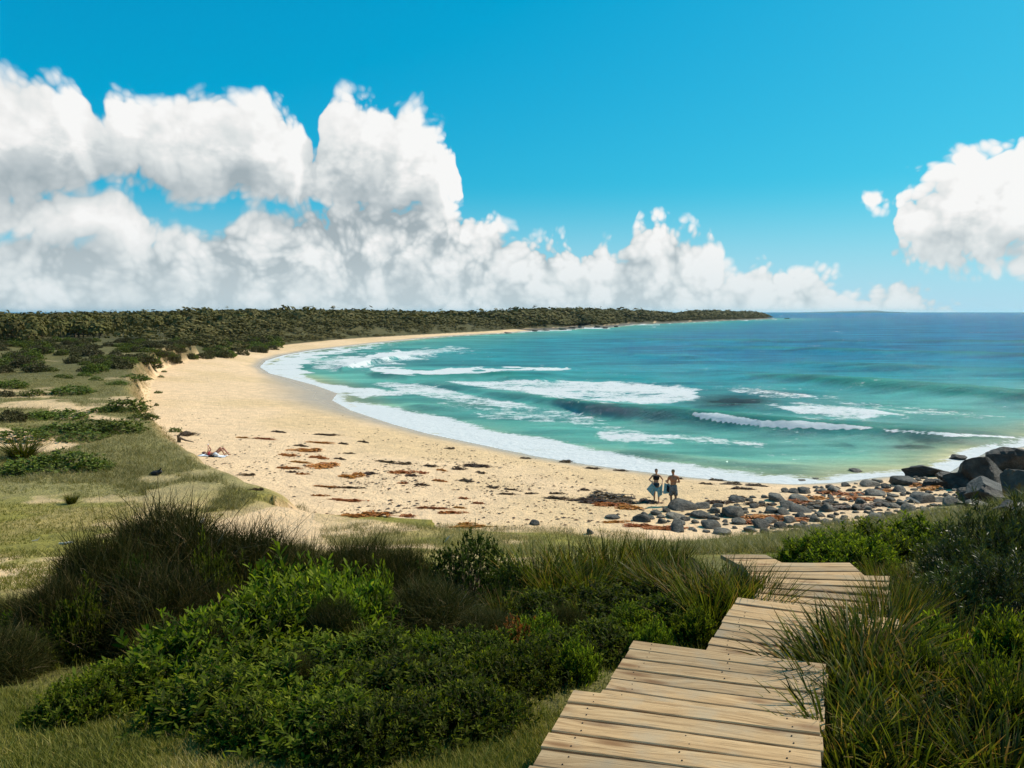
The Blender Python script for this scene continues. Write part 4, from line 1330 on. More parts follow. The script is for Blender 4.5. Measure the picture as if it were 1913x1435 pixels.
for k in range(len(fx)):
    if k in ind:
        continue
    V, T = CR[k % 40] if fY[k] < 330 else CRF[k % 24]
    an = r.uniform(0, 6.28)
    V = V @ np.array([[math.cos(an), math.sin(an), 0], [-math.sin(an), math.cos(an), 0], [0, 0, 1]])
    hz = fh[k] * 0.56
    V = V * np.array([frad[k], frad[k], hz]) + np.array([fx[k], fY[k], fz[k] + fh[k] - hz * 1.05])
    Vs.append(V.reshape(-1, 3))
    Ts.append(np.repeat(np.clip(T + r.normal(0, 0.11), 0, 1), 4))
M_FOREST = leaf_mat('forest_leaf', [(0, (0.045, 0.043, 0.014)), (0.4, (0.085, 0.076, 0.023)), (0.75, (0.130, 0.112, 0.035)), (1, (0.19, 0.15, 0.058))], rough=0.8, trans=0.1, spec=0.1)
Va = np.concatenate(Vs)
obj('coastal_forest', npmesh('coastal_forest', Va, np.arange(len(Va)).reshape(-1, 4), attrs=dict(tint=np.concatenate(Ts))), M_FOREST,
    kind='stuff', label='dark olive coastal forest covering the low hills behind the bay', cat='forest')
TREE = []
for q in range(5):
    V, T = crown(r, 150, 0.15)
    cm = npmesh('crown', V.reshape(-1, 3) * np.array([1, 1, 0.85]) + np.array([0, 0, 0.8]), np.arange(600).reshape(-1, 4), attrs=dict(tint=np.repeat(T, 4)))
    cm.materials.append(M_FOREST)
    segs = [((0, 0, -0.1), (0.05, 0.02, 0.6))] + [((0.05, 0.02, 0.55), tuple(np.array([math.cos(a) * .5, math.sin(a) * .5, 1.1]))) for a in (0.4 + q, 2.5 + q, 4.4 + q)]
    V, F = tubes(np.array(segs), np.array([0.07, .045, .045, .045]), np.array([0.05, .02, .02, .02]))
    tm = npmesh('trunk', V, F)
    tm.materials.append(m_bark)
    TREE.append((cm, tm))
for k in sorted(ind):
    cm, tm = TREE[random.randrange(5)]
    root = obj('coastal_tree', None, loc=(fx[k], fY[k], fz[k]), label='dark olive tree at the front of the coastal forest', cat='tree', group='trees at the front of the coastal forest')
    obj('crown', cm, None, parent=root)
    obj('trunk', tm, None, parent=root)
    root.scale = (frad[k], frad[k], fh[k] / 1.6)
    root.rotation_euler = (0, 0, random.uniform(0, 6.28))

# ------------------------------------------------------------------ grass
def blades(name, P, per, ln, wd, mat, tint, label, seed, lean=0.5):
    r = np.random.default_rng(seed)
    n = len(P) * per
    p = np.repeat(P, per, 0) + np.concatenate([r.normal(0, ln * 0.5, (n, 2)), np.zeros((n, 1))], 1)
    p[:, 2] -= 0.01
    a = r.uniform(0, 6.283, n)
    L = ln * r.uniform(0.5, 1.3, n)
    tip = p + np.stack([np.cos(a) * lean * L * r.uniform(0.2, 1.6, n), np.sin(a) * lean * L * r.uniform(0.2, 1.6, n), L * r.uniform(.6, 1, n)], -1)
    b = a + 1.57 + r.normal(0, .5, n)
    s = np.stack([np.cos(b), np.sin(b), np.zeros(n)], -1) * wd * 0.5
    V = np.stack([p - s, p + s, tip], 1).reshape(-1, 3)
    T = np.repeat(np.clip(np.repeat(tint, per) + r.normal(0, 0.16, n), 0, 1)[:, None], 3, 1)
    T[:, 2] += 0.12
    return obj(name, npmesh(name, V, np.arange(n * 3).reshape(-1, 3), attrs=dict(tint=np.clip(T.ravel(), 0, 1))), mat, kind='stuff', label=label, cat='grass')


def scatter_px(poly, n, seed):
    poly = np.array(poly, float)
    r = np.random.default_rng(seed)
    x = r.uniform(poly[:, 0].min(), poly[:, 0].max(), n * 3)
    y = r.uniform(poly[:, 1].min(), poly[:, 1].max(), n * 3)
    m = in_poly(x, y, poly)
    return hit(x[m][:n], y[m][:n])


M_LAWN = leaf_mat('lawn_blade', [(0, (0.085, 0.090, 0.012)), (0.5, (0.19, 0.175, 0.028)), (0.8, (0.31, 0.24, 0.065)), (1, (0.46, 0.35, 0.16))], rough=0.6, trans=0.3, spec=0.2)
M_DGRASS = leaf_mat('dune_grass_blade', [(0, (0.145, 0.130, 0.036)), (0.5, (0.25, 0.22, 0.080)), (0.85, (0.36, 0.31, 0.14)), (1, (0.46, 0.38, 0.20))], rough=0.6, trans=0.3, spec=0.2)
P = scatter_px([(-60, 1290), (330, 1300), (620, 1400), (1000, 1330), (1060, 1330), (1010, 1440), (1000, 1520), (-60, 1520)], 11000, 1)
rr_ = fbm(P[:, 0] * 1.2, P[:, 1] * 1.2, octv=3, seed=91)
blades('lawn_grass', P[rr_ > 0.12], 8, 0.060, 0.006, M_LAWN, 0.12 + 1.1 * (rr_[rr_ > 0.12] - 0.22), 'short green and straw lawn grass in the near left corner', 2, 0.6)
ru_ = np.random.default_rng(21)
ux, uy = ru_.uniform(-7.5, 2.2, 16000), ru_.uniform(2.4, 9.5, 16000)
WP = np.array(WALK_PTS)
ok = (np.hypot(ux[:, None] - WP[None, :, 0], (uy[:, None] - WP[None, :, 1]) * 1.0).min(1) > 0.72) & (np.abs(ux) < uy * 0.72 + 0.3)
P = np.stack([ux[ok], uy[ok], gz(ux[ok], uy[ok])], -1)
rr_ = fbm(P[:, 0] * 1.1, P[:, 1] * 1.1, octv=3, seed=97)
blades('undergrowth_grass', P, 6, 0.085, 0.007, M_LAWN, 0.05 + 0.9 * (rr_ - 0.2), 'grass growing between the bushes and along the boardwalk', 22, 0.6)
P = scatter_px([(-40, 900), (200, 900), (420, 960), (380, 1010), (300, 1010), (60, 1100), (-40, 1110)], 5200, 3)
rr_ = fbm(P[:, 0] / 2.2, P[:, 1] / 2.2, octv=4, seed=31)
blades('meadow_grass', P[rr_ > 0.4], 5, 0.11, 0.018, M_LAWN, 0.2 + 0.8 * (rr_[rr_ > 0.4] - 0.3), 'yellow green grass on the flat behind the left thicket', 4, 0.7)
P = scatter_px([(-40, 680), (285, 690), (276, 750), (310, 805), (345, 850), (430, 905), (530, 948), (580, 962), (560, 945), (470, 952), (420, 968), (200, 905), (-40, 900)], 13000, 5)
cv = vegetation_cover(P[:, 0], P[:, 1])
P = P[cv > 0.33]
rr_ = fbm(P[:, 0] / 3, P[:, 1] / 3, octv=3, seed=93)
blades('dune_grass', P, 5, 0.24, 0.022, M_DGRASS, 0.1 + 0.9 * (rr_ - 0.15), 'pale grey green grass covering the dune beside the beach', 6, 0.8)
P = scatter_px([(600, 990), (690, 976), (900, 984), (1100, 988), (1250, 1002), (1340, 1002), (1480, 988), (1480, 1034), (1330, 1036), (1000, 1040), (640, 1030), (600, 1010)], 5000, 7)
rr_ = fbm(P[:, 0] / 1.5, P[:, 1] / 1.5, octv=3, seed=94)
blades('foredune_grass', P[rr_ > 0.36], 6, 0.20, 0.012, M_DGRASS, 0.0 + 0.8 * (rr_[rr_ > 0.36] - 0.25), 'dull green grass on the crest between thicket and beach', 8, 0.8)
P = scatter_px([(1480, 990), (1600, 976), (1760, 955), (1913, 940), (1960, 960), (1900, 1010), (1480, 1040)], 3000, 9)
blades('slope_grass', P, 6, 0.26, 0.012, M_DGRASS, 0.2 * np.ones(len(P)), 'dull green grass on the slope above the cobbles', 10, 0.8)

# ------------------------------------------------------------------ rocks
m_rock, t = mat_new('dark_stone')
tcn = t.n('ShaderNodeTexCoord').outputs['Object']
oi = t.n('ShaderNodeObjectInfo').outputs['Random']
v_ = t.vmath('ADD', tcn, t.n('ShaderNodeCombineXYZ', i0=t.math('MULTIPLY', oi, 40), i1=t.math('MULTIPLY', oi, 17)).outputs[0])
nn = t.noise(v_, 1.6, 6, 0.65)
c = t.ramp(nn, [(0.25, (0.034, 0.030, 0.025)), (0.5, (0.105, 0.094, 0.078)), (0.75, (0.22, 0.197, 0.160))])
c = t.mix(1.0, c, t.ramp(oi, [(0, (0.65, 0.64, 0.62)), (0.6, (1.1, 1.08, 1.04)), (1, (1.9, 1.8, 1.65))]), 'MULTIPLY')
f2 = t.noise(v_, 9, 4, 0.7)
finish(t, principled(t, c, 0.62, bump(t, t.math('ADD', nn, t.math('MULTIPLY', f2, 0.3)), 1.0, 0.16), spec=0.2))
m_bould, t = mat_new('black_stone')
tcn = t.n('ShaderNodeTexCoord').outputs['Object']
nn = t.noise(tcn, 2.2, 7, 0.7)
c = t.ramp(nn, [(0.3, (0.014, 0.012, 0.010)), (0.5, (0.045, 0.039, 0.032)), (0.72, (0.115, 0.10, 0.08))])
finish(t, principled(t, c, 0.6, bump(t, nn, 1.0, 0.3), spec=0.25))
m_rockl, t = mat_new('lichen_stone')
tcn = t.n('ShaderNodeTexCoord').outputs['Object']
nn = t.noise(tcn, 1.6, 6, 0.65)
c = t.ramp(nn, [(0.25, (0.045, 0.042, 0.038)), (0.5, (0.09, 0.085, 0.078)), (0.75, (0.16, 0.15, 0.13))])
li = t.noise(tcn, 1.1, 5, 0.7)
c = t.mix(t.maprange(li, 0.46, 0.60, 0, 0.9), c, (0.24, 0.10, 0.025))
finish(t, principled(t, c, 0.85, bump(t, nn, 0.8, 0.2), spec=0.08))


def rock_mesh(seed, cuts, sub=3, rough=0.22, angular=0.0):
    r = np.random.default_rng(seed)
    bm = bmesh.new()
    bmesh.ops.create_icosphere(bm, subdivisions=sub, radius=1.0)
    me = bpy.data.meshes.new('rock')
    bm.to_mesh(me)
    bm.free()
    v = np.zeros(len(me.vertices) * 3, np.float32)
    me.vertices.foreach_get('co', v)
    v = v.reshape(-1, 3).astype(float)
    n = fbm(v[:, 0] * 1.3 + seed, v[:, 1] * 1.3, v[:, 2] * 1.3, octv=3, seed=seed)
    v *= (1 + (n - 0.5) * 2 * rough)[:, None]
    for _ in range(cuts):
        d = unit(r.normal(0, 1, 3))
        k = r.uniform(0.45, 0.8)
        over = np.maximum(v @ d - k, 0)
        v -= over[:, None] * d * (0.75 + 0.25 * angular)
    n = fbm(v[:, 0] * 4 + seed, v[:, 1] * 4, v[:, 2] * 4, octv=2, seed=seed + 9)
    v *= (1 + (n - 0.5) * 0.16)[:, None]
    me.vertices.foreach_set('co', v.astype(np.float32).ravel())
    me.polygons.foreach_set('use_smooth', np.ones(len(me.polygons), bool))
    me.update()
    return me


COB = [rock_mesh(400 + i, 8, 3, 0.30, 0.6) for i in range(8)]
BIG = [rock_mesh(430 + i, 20, 4, 0.42, 1.0) for i in range(5)]
for b_ in BIG:
    b_.polygons.foreach_set('use_smooth', np.zeros(len(b_.polygons), bool))


def rock(px, py, wpx, hpx, me, mat, label, group=None, name='rock', sink=0.3, depth=1.0, at=None):
    p = Vector(at) if at is not None else hit1(px, py)
    w = wpx * p.y / FPX / 2
    h = hpx * p.y / FPX / 2 / (1 - sink * 0.5)
    if mat.name not in [m.name for m in me.materials if m]:
        key = (me.name, mat.name)
        if key not in PROTO:
            m2 = me.copy() if me.materials else me
            m2.materials.clear()
            m2.materials.append(mat)
            PROTO[key] = m2
        me = PROTO[key]
    o = obj(name, me, None, loc=(p.x, p.y, p.z + h * (0.50 - sink)), label=label, cat='rock', group=group)
    o.scale = (w, w * depth * random.uniform(0.75, 1.1), h)
    o.rotation_euler = (random.uniform(-.25, .25), random.uniform(-.2, .2), random.uniform(-0.5, 0.5))
    return o


rock(1830, 908, 125, 92, BIG[0], m_bould, 'big dark angular boulder at the water beside the lichen boulder', name='boulder', sink=0.15)
rock(1850, 938, 165, 80, BIG[1], m_bould, 'wide dark boulder in front of the big angular boulder', name='boulder', sink=0.2)
rock(1736, 889, 110, 36, BIG[2], m_bould, 'long low dark boulder lying in the wash', name='boulder', sink=0.2)
rock(1905, 938, 105, 118, BIG[3], m_rockl, 'tall boulder with orange lichen at the right edge', name='boulder', sink=0.15)
rock(1885, 905, 120, 112, BIG[4], m_bould, 'dark boulder standing behind the angular boulders', name='boulder', sink=0.15, at=tuple(Vector((*unproj(1885, 893, 0.4), 0.3))))
rock(1795, 870, 40, 22, BIG[2], m_bould, 'small dark rock at the waterline left of the big boulders', name='boulder', sink=0.1, at=tuple(Vector((*unproj(1790, 858, 0.0), -0.1))))
for k_, (px, py, w_, h_, lb) in enumerate([(1790, 912, 84, 48, 'dark boulder at the left foot of the boulder pile'), (1768, 898, 60, 30, 'small dark boulder touching the low boulder in the wash'), (1900, 962, 100, 50, 'half hidden boulder at the foot of the lichen boulder'),
                                            (1812, 938, 80, 40, 'dark boulder between the cobbles and the wide boulder'), (1745, 908, 56, 26, 'grey boulder at the upper edge of the cobbles')]):
    rock(px, py, w_, h_, BIG[k_ % 5], m_bould, lb, name='boulder', sink=0.2)
rock(1598, 879, 30, 11, COB[0], m_rock, 'lone black rock in the shallow wash', sink=0.15, at=tuple(Vector((*unproj(1598, 881, 0.0), -0.06))))
rock(1497, 896, 16, 6, COB[1], m_rock, 'small black rock awash left of the lone black rock', at=tuple(Vector((*unproj(1497, 898, 0.0), -0.03))))
rock(1525, 893, 16, 5, COB[2], m_rock, 'small black rock awash below the lone black rock', at=tuple(Vector((*unproj(1525, 895, 0.0), -0.03))))
rock(1000, 980, 24, 15, COB[3], m_rock, 'single grey rock at the grassy edge of the sand')
rock(1101, 998, 20, 17, COB[4], m_rock, 'single grey rock half hidden by the sedges')
rock(1298, 1052, 58, 48, BIG[0], m_rock, 'rough grey boulder beside the far end of the boardwalk', name='boulder', at=tuple(Vector((2.25, 9.2, float(gz(2.25, 9.2))))))
rock(1143, 967, 32, 10, COB[5], m_rock, 'flat grey rock on the sand left of the cobbles')
named = [(1275, 950, 58, 24, 'large rounded rock just right of the standing man'), (1310, 948, 34, 17, 'rounded dark rock behind the large rock by the man'), (1262, 966, 40, 14, 'smooth rock with seaweed in front of the large rock'),
         (1308, 966, 40, 19, 'dark rock in front of the rounded rock by the man'), (1372, 964, 52, 28, 'large dark rock in the middle of the cobbles'), (1336, 958, 26, 15, 'small rounded rock left of the large dark rock'),
         (1470, 948, 42, 18, 'grey rock at the edge of the orange seaweed'), (1544, 955, 36, 22, 'grey rounded rock just above the green tuft'), (1495, 955, 46, 16, 'long grey rock left of the rounded rock above the green tuft'),
         (1420, 985, 44, 22, 'pale grey rock at the lower edge of the cobbles'), (1330, 985, 46, 18, 'flat pale rock at the lower left of the cobbles'), (1625, 908, 38, 18, 'dark wet rock at the top of the cobbles'),
         (1635, 925, 44, 20, 'brown grey rock in front of the dark wet rock'), (1722, 938, 50, 30, 'large grey rock at the right of the cobbles'), (1690, 905, 60, 26, 'broad pale rock left of the low boulder'),
         (1775, 945, 44, 26, 'dark grey rock in front of the wide boulder'), (1830, 950, 60, 26, 'low grey rock below the wide boulder')]
taken = []
for px, py, w, h, lb in named:
    rock(px, py, w, h, COB[random.randrange(8)], m_rock, lb, name='rock')
    taken.append((px, py, w / 2))
cob_poly = np.array([(1190, 968), (1240, 955), (1330, 945), (1390, 930), (1470, 915), (1560, 908), (1640, 898), (1720, 892), (1800, 905), (1913, 925), (1913, 950), (1790, 965), (1690, 968), (1600, 980), (1500, 995), (1400, 1000), (1290, 996), (1210, 980)], float)
rr_ = random.Random(5)
tries = 0
ncob = 0
while ncob < 285 and tries < 20000:
    tries += 1
    px, py = rr_.uniform(1190, 1913), rr_.uniform(890, 1000)
    if not in_poly(np.array([px]), np.array([py]), cob_poly)[0]:
        continue
    s_ = rr_.choice((10, 12, 14, 16, 18, 22, 26, 32, 40)) * (0.75 + (py - 890) / 200)
    if px < 1420 and rr_.random() < 0.45:
        continue
    if any(math.hypot((px - a) / 1.0, (py - b) * 2.0) < (s_ / 2 + c_) * 0.62 for a, b, c_ in taken):
        continue
    taken.append((px, py, s_ / 2))
    ncob += 1
    lb = 'rounded grey cobble in the dense field below the boulders' if px > 1560 else 'rounded grey cobble among the orange seaweed near the standing pair'
    rock(px, py, s_, s_ * rr_.uniform(0.42, 0.62), COB[rr_.randrange(8)], m_rock, lb, 'cobbles below the boulders' if px > 1560 else 'cobbles near the standing pair')
rock(952, 622, 30, 6, BIG[1], m_rock, 'low dark reef rock at the far end of the beach', at=tuple(Vector((*unproj(952, 623, 0.0), -0.3))), depth=0.6)
rock(1468, 597, 16, 4, BIG[2], m_rock, 'tiny dark islet off the tip of the headland', at=tuple(Vector((*unproj(1470, 595.6, 0.0), -0.3))), depth=0.6)
for k, (px, py, w, h) in enumerate([(1085, 612, 16, 6), (1100, 609.5, 20, 8), (1116, 611, 16, 7), (1130, 612.4, 14, 4), (1050, 615, 22, 6), (1020, 616.5, 20, 6), (1068, 613, 18, 7), (1000, 617.6, 16, 5), (1150, 610, 12, 4)]):
    p = unproj(px, py, 0.5)
    rock(px, py, w, h, BIG[k % 5], m_rock, 'grey rock outcrop along the foot of the headland', 'rock outcrops at the foot of the headland', at=(float(p[0]), float(p[1]), 0.3), depth=0.8)

# ------------------------------------------------------------------ seaweed
def weed_mesh(seed, n):
    r = np.random.default_rng(seed)
    cen = np.stack([r.uniform(-0.75, 0.75, 7), r.uniform(-0.6, 0.6, 7)], -1)
    sz = r.uniform(0.07, 0.26, 7)
    q_ = r.choice(7, n, p=sz / sz.sum())
    xy = cen[q_] + r.normal(0, 1, (n, 2)) * sz[q_][:, None] * np.array([1.3, 0.8])
    rad = np.hypot(*((xy - cen[q_]) / sz[q_][:, None]).T) / 2.2
    c = np.stack([xy[:, 0], xy[:, 1], np.clip(1 - rad, 0, 1) * 0.8 * r.random(n) + 0.06], -1)
    d = rand_dir(n, r, -0.3)
    d[:, 2] *= 0.35
    d = unit(d)
    s = unit(np.cross(d, rand_dir(n, r, -1)))
    L, w = r.uniform(0.12, 0.34, n), r.uniform(0.02, 0.06, n)
    V = np.stack([c - d * L[:, None] - s * w[:, None], c - d * L[:, None] + s * w[:, None], c + d * L[:, None] * .2 + s * w[:, None] * 1.3 + np.array([0, 0, .1]), c + d * L[:, None],
                  c + d * L[:, None] * .2 - s * w[:, None] * 1.3 + np.array([0, 0, .1])], 1)
    return npmesh('seaweed', V.reshape(-1, 3), np.arange(n * 5).reshape(-1, 5), attrs=dict(tint=np.repeat(np.clip(r.normal(.5, .22, n), 0, 1), 5)))


M_OWEED = leaf_mat('orange_seaweed', [(0, (0.22, 0.060, 0.012)), (0.5, (0.46, 0.150, 0.025)), (1, (0.62, 0.27, 0.06))], rough=0.6, trans=0.1, spec=0.3)
M_DWEED = leaf_mat('brown_seaweed', [(0, (0.030, 0.016, 0.008)), (0.5, (0.085, 0.045, 0.018)), (1, (0.22, 0.11, 0.035))], rough=0.5, trans=0.1, spec=0.4)
WEED = {m_: [] for m_ in 'od'}
for q in range(4):
    for m_, mm in (('o', M_OWEED), ('d', M_DWEED)):
        me = weed_mesh(500 + q, 300)
        me.materials.append(mm)
        WEED[m_].append(me)
cw = [(450, 170, 140, 18, 'o'), (530, 205, 80, 15, 'o'), (370, 195, 80, 12, 'o'), (545, 250, 110, 40, 'o'), (360, 260, 130, 12, 'o'), (440, 230, 90, 8, 'o'), (330, 75, 60, 8, 'd'), (560, 90, 110, 8, 'd'),
      (530, 130, 120, 8, 'o'), (440, 145, 60, 8, 'd'), (680, 305, 80, 20, 'o'), (740, 292, 60, 20, 'o'), (800, 288, 60, 24, 'd'), (560, 355, 120, 8, 'o'), (690, 360, 110, 10, 'd'), (540, 400, 70, 8, 'o'), (660, 425, 150, 12, 'o'),
      (720, 505, 130, 22, 'o'), (800, 500, 160, 32, 'o'), (880, 490, 90, 12, 'd'), (990, 505, 70, 22, 'o'), (1120, 465, 140, 10, 'o'), (1215, 488, 110, 18, 'o'), (1255, 463, 55, 8, 'o'), (960, 283, 110, 22, 'o'), (1010, 298, 60, 16, 'd'),
      (1060, 285, 40, 15, 'o'), (1160, 270, 45, 12, 'o'), (870, 228, 90, 10, 'd'), (960, 238, 70, 12, 'd'), (1320, 250, 140, 22, 'd'), (1250, 265, 60, 14, 'd'), (1360, 285, 40, 15, 'd'), (1290, 325, 60, 20, 'd'), (1100, 250, 60, 12, 'd'), (1150, 325, 60, 10, 'o'),
      (960, 337, 40, 8, 'o'), (1270, 415, 40, 10, 'o'), (1060, 345, 60, 10, 'd'), (1420, 360, 50, 15, 'd'), (1510, 370, 50, 6, 'd'), (1490, 393, 70, 8, 'd'), (1620, 390, 50, 8, 'd'), (1750, 390, 60, 10, 'd'), (1745, 415, 90, 18, 'd'),
      (1885, 372, 50, 12, 'd'), (1860, 425, 90, 12, 'd'), (1340, 440, 60, 10, 'o'), (1330, 560, 180, 18, 'o'), (1290, 545, 70, 15, 'o'), (1240, 255, 30, 6, 'd'), (1580, 210, 60, 8, 'd'), (1780, 230, 60, 8, 'd'), (1200, 160, 40, 10, 'd'),
      (160, 295, 70, 10, 'd'), (210, 370, 60, 8, 'd'), (250, 110, 90, 8, 'o'), (150, 105, 70, 6, 'o'), (760, 125, 50, 7, 'd'), (660, 135, 40, 8, 'd'), (690, 185, 60, 6, 'd'), (640, 212, 50, 8, 'd'), (390, 280, 40, 8, 'd'), (450, 290, 50, 8, 'o')]
pw = [(400 + x / 2.733, 780 + y / 2.733, w / 2.733, h / 2.733, m_) for x, y, w, h, m_ in cw]
pw += [(1141, 929, 62, 22, 'd'), (1120, 938, 60, 14, 'd'), (1165, 940, 56, 16, 'd'), (1207, 939, 36, 15, 'd'), (1170, 950, 46, 14, 'o'), (1140, 944, 50, 10, 'o'), (1090, 935, 40, 8, 'd'), (1245, 988, 80, 12, 'o'), (1200, 984, 60, 10, 'o'), (1150, 976, 40, 5, 'o'),
       (1520, 932, 60, 12, 'o'), (1490, 940, 60, 12, 'o'), (1440, 968, 80, 14, 'o'), (1400, 978, 60, 12, 'o'), (1470, 972, 70, 12, 'o'), (1580, 925, 60, 12, 'o'), (1610, 935, 50, 12, 'o'), (1720, 908, 40, 10, 'o'), (1745, 915, 36, 12, 'o'), (1660, 918, 40, 8, 'o'),
       (1550, 945, 70, 12, 'd'), (1600, 950, 80, 14, 'd'), (1650, 945, 70, 12, 'd'), (1345, 940, 40, 10, 'd'), (1375, 930, 30, 8, 'd'), (1365, 905, 30, 7, 'd'), (1415, 908, 34, 7, 'd'), (1340, 898, 24, 5, 'd'), (1390, 914, 36, 6, 'd'), (1420, 945, 40, 10, 'd'), (1270, 895, 14, 4, 'd')]
pw += [(1160, 880, 26, 4, 'd'), (1105, 876, 22, 4, 'd'), (1320, 905, 18, 4, 'd'), (1060, 862, 20, 4, 'd'), (345, 812, 30, 8, 'd')]
for px, py, w, h, m_ in pw:
    p = hit1(px, py)
    kind_ = 'orange rust' if m_ == 'o' else 'dark brown'
    if px > 1330:
        where = 'between the cobbles'
    elif px > 1080:
        where = 'near the standing pair'
    elif py < 850:
        where = 'on the far part of the sand'
    elif py < 890:
        where = 'on the middle of the sand'
    else:
        where = 'on the sand near the grassy crest'
    o = obj('seaweed_clump', WEED[m_][random.randrange(4)], None, loc=(p.x, p.y, p.z - 0.015), label=kind_ + ' seaweed clump ' + where, cat='seaweed', group=kind_ + ' seaweed ' + where)
    ratio = (ZC - p.z) / p.y
    ww, dd = w * p.y / FPX / 2 * 1.35, h * p.y / FPX / 2 / ratio * 1.25
    o.scale = (ww, max(dd, 0.12), min(0.34, 0.10 + 0.14 * min(ww, dd)))
    o.rotation_euler = (0, 0, random.uniform(-0.15, 0.15) + (math.pi if random.random() > .5 else 0))
# weed scraps, plus dark flecks standing in for footprints' shadows on the upper beach
r = np.random.default_rng(77)
x = r.normal(760, 290, 6000)
y = r.normal(905, 62, 6000)
dens = fbm(x / 70, y / 16, octv=4, seed=88)
m = (dens + r.normal(0, 0.10, len(dens)) > 0.50) & (y > 770) & (y < 985) & (x > 290) & (x < 1480)
H_ = hit(x[m], y[m])
z_, dw_, dd_, se_, la_ = ground(H_[:, 0], H_[:, 1], True)
H_ = H_[(~la_) & (~se_) & (dw_ > 3.0)]
n = len(H_)
a = r.normal(0, 0.5, n)
L = 0.03 + 0.13 * r.random(n) ** 3
w = L * r.uniform(0.3, 0.7, n)
d1 = np.stack([np.cos(a), np.sin(a), np.zeros(n)], -1)
d2 = np.stack([-np.sin(a), np.cos(a), np.zeros(n)], -1)
c_ = H_ + np.array([0, 0, 0.012])
V = np.stack([c_ - d1 * L[:, None], c_ - d2 * w[:, None] + np.array([0, 0, .02]), c_ + d1 * L[:, None], c_ + d2 * w[:, None] + np.array([0, 0, .035])], 1)
obj('weed_and_footprint_shade', npmesh('weed_and_footprint_shade', V.reshape(-1, 3), np.arange(n * 4).reshape(-1, 4), attrs=dict(tint=np.repeat(r.random(n), 4))), M_DWEED, kind='stuff',
    label='small dark seaweed scraps and footprint shadow flecks scattered over the sand', cat='seaweed')

# ------------------------------------------------------------------ driftwood
m_drift, t = mat_new('bleached_wood')
finish(t, principled(t, t.mix(t.noise(None, 22, 4), (0.42, 0.37, 0.31), (0.68, 0.63, 0.56)), 0.85))
m_char, t = mat_new('charred_wood')
finish(t, principled(t, t.mix(t.noise(None, 12, 4), (0.010, 0.009, 0.009), (0.045, 0.04, 0.036)), 0.8))


def branch_mesh(name, paths, seg=8):
    """bent tapering limbs; paths: list of [(x,y,z,r),...]"""
    V, F = [], []
    for path in paths:
        base = len(V)
        P_ = np.array(path, float)
        for i, (x, y, z, rad) in enumerate(P_):
            tn = P_[min(i + 1, len(P_) - 1), :3] - P_[max(i - 1, 0), :3]
            tn /= np.linalg.norm(tn)
            u = np.cross(tn, (0.3, 0.2, 1.0))
            u /= np.linalg.norm(u)
            v = np.cross(tn, u)
            for k in range(seg):
                a = 2 * math.pi * k / seg
                rr2 = rad * (0.8 + 0.4 * random.random())
                V.append(tuple(np.array([x, y, z]) + (u * math.cos(a) + v * math.sin(a)) * rr2))
        for i in range(len(P_) - 1):
            for k in range(seg):
                F.append((base + i * seg + k, base + i * seg + (k + 1) % seg, base + (i + 1) * seg + (k + 1) % seg, base + (i + 1) * seg + k))
        F.append(tuple(base + k for k in range(seg))[::-1])
        F.append(tuple(base + (len(P_) - 1) * seg + k for k in range(seg)))
    me = bpy.data.meshes.new(name)
    me.from_pydata(V, [], F)
    me.update()
    return me


def drift(name, px, py, paths, mat, label, at=None):
    p = hit1(px, py) if at is None else Vector(at)
    return obj(name, branch_mesh(name, paths), mat, loc=p, label=label, cat='driftwood')


p = hit1(374, 990)
drift('driftwood_log', 374, 990, [[(-0.12, 0, 0.0, .07), (0.0, 0, .14, .06), (.10, 0, .30, .045), (.13, 0, .40, .02)], [(0.02, 0, .15, .05), (.03, 0, .34, .03), (.05, 0, .42, .012)]], m_drift, 'bleached white forked stump at the sandy hollow')
drift('driftwood_log', 122, 1018, [[(-.17, 0, .03, .03), (0, .03, .04, .035), (.12, .08, .05, .03), (.2, .05, .045, .015)]], m_drift, 'white driftwood piece lying on the lawn')
drift('driftwood_stick', 66, 1012, [[(-.1, 0, .02, .012), (.05, .02, .04, .014), (.1, .05, .12, .006)]], m_drift, 'thin pale stick on the lawn left of the white driftwood')
drift('driftwood_stump', 334, 826, [[(0, 0, -.1, .16), (.02, 0, .25, .13), (-.05, 0, .5, .07)], [(.05, 0, .3, .09), (.5, -.1, .15, .06), (1.1, -.2, .05, .03)], [(-.02, 0, .42, .06), (.25, .05, .62, .03)]], m_bark, 'brown driftwood stump with roots at the foot of the dune')
drift('charred_log', 292, 888, [[(-.32, 0, .02, .05), (-.1, 0, .09, .11), (.12, .02, .12, .10), (.22, .02, .2, .07)], [(.1, 0, .15, .05), (.24, 0, .33, .02)]], m_char, 'black charred log lying in the dune grass')
drift('driftwood_branch', 1705, 942, [[(-.45, 0, .12, .03), (-.1, .05, .3, .05), (.15, 0, .15, .05), (.3, -.1, .08, .03)], [(.05, 0, .2, .03), (.1, .02, -.02, .02)]], m_drift, 'white driftwood branch lying over the cobbles')
drift('driftwood_stick', 836, 1014, [[(-.08, 0, .03, .015), (0, .02, .12, .02), (.06, .02, .2, .008)]], m_drift, 'pale stick in the grass below the orange seaweed')

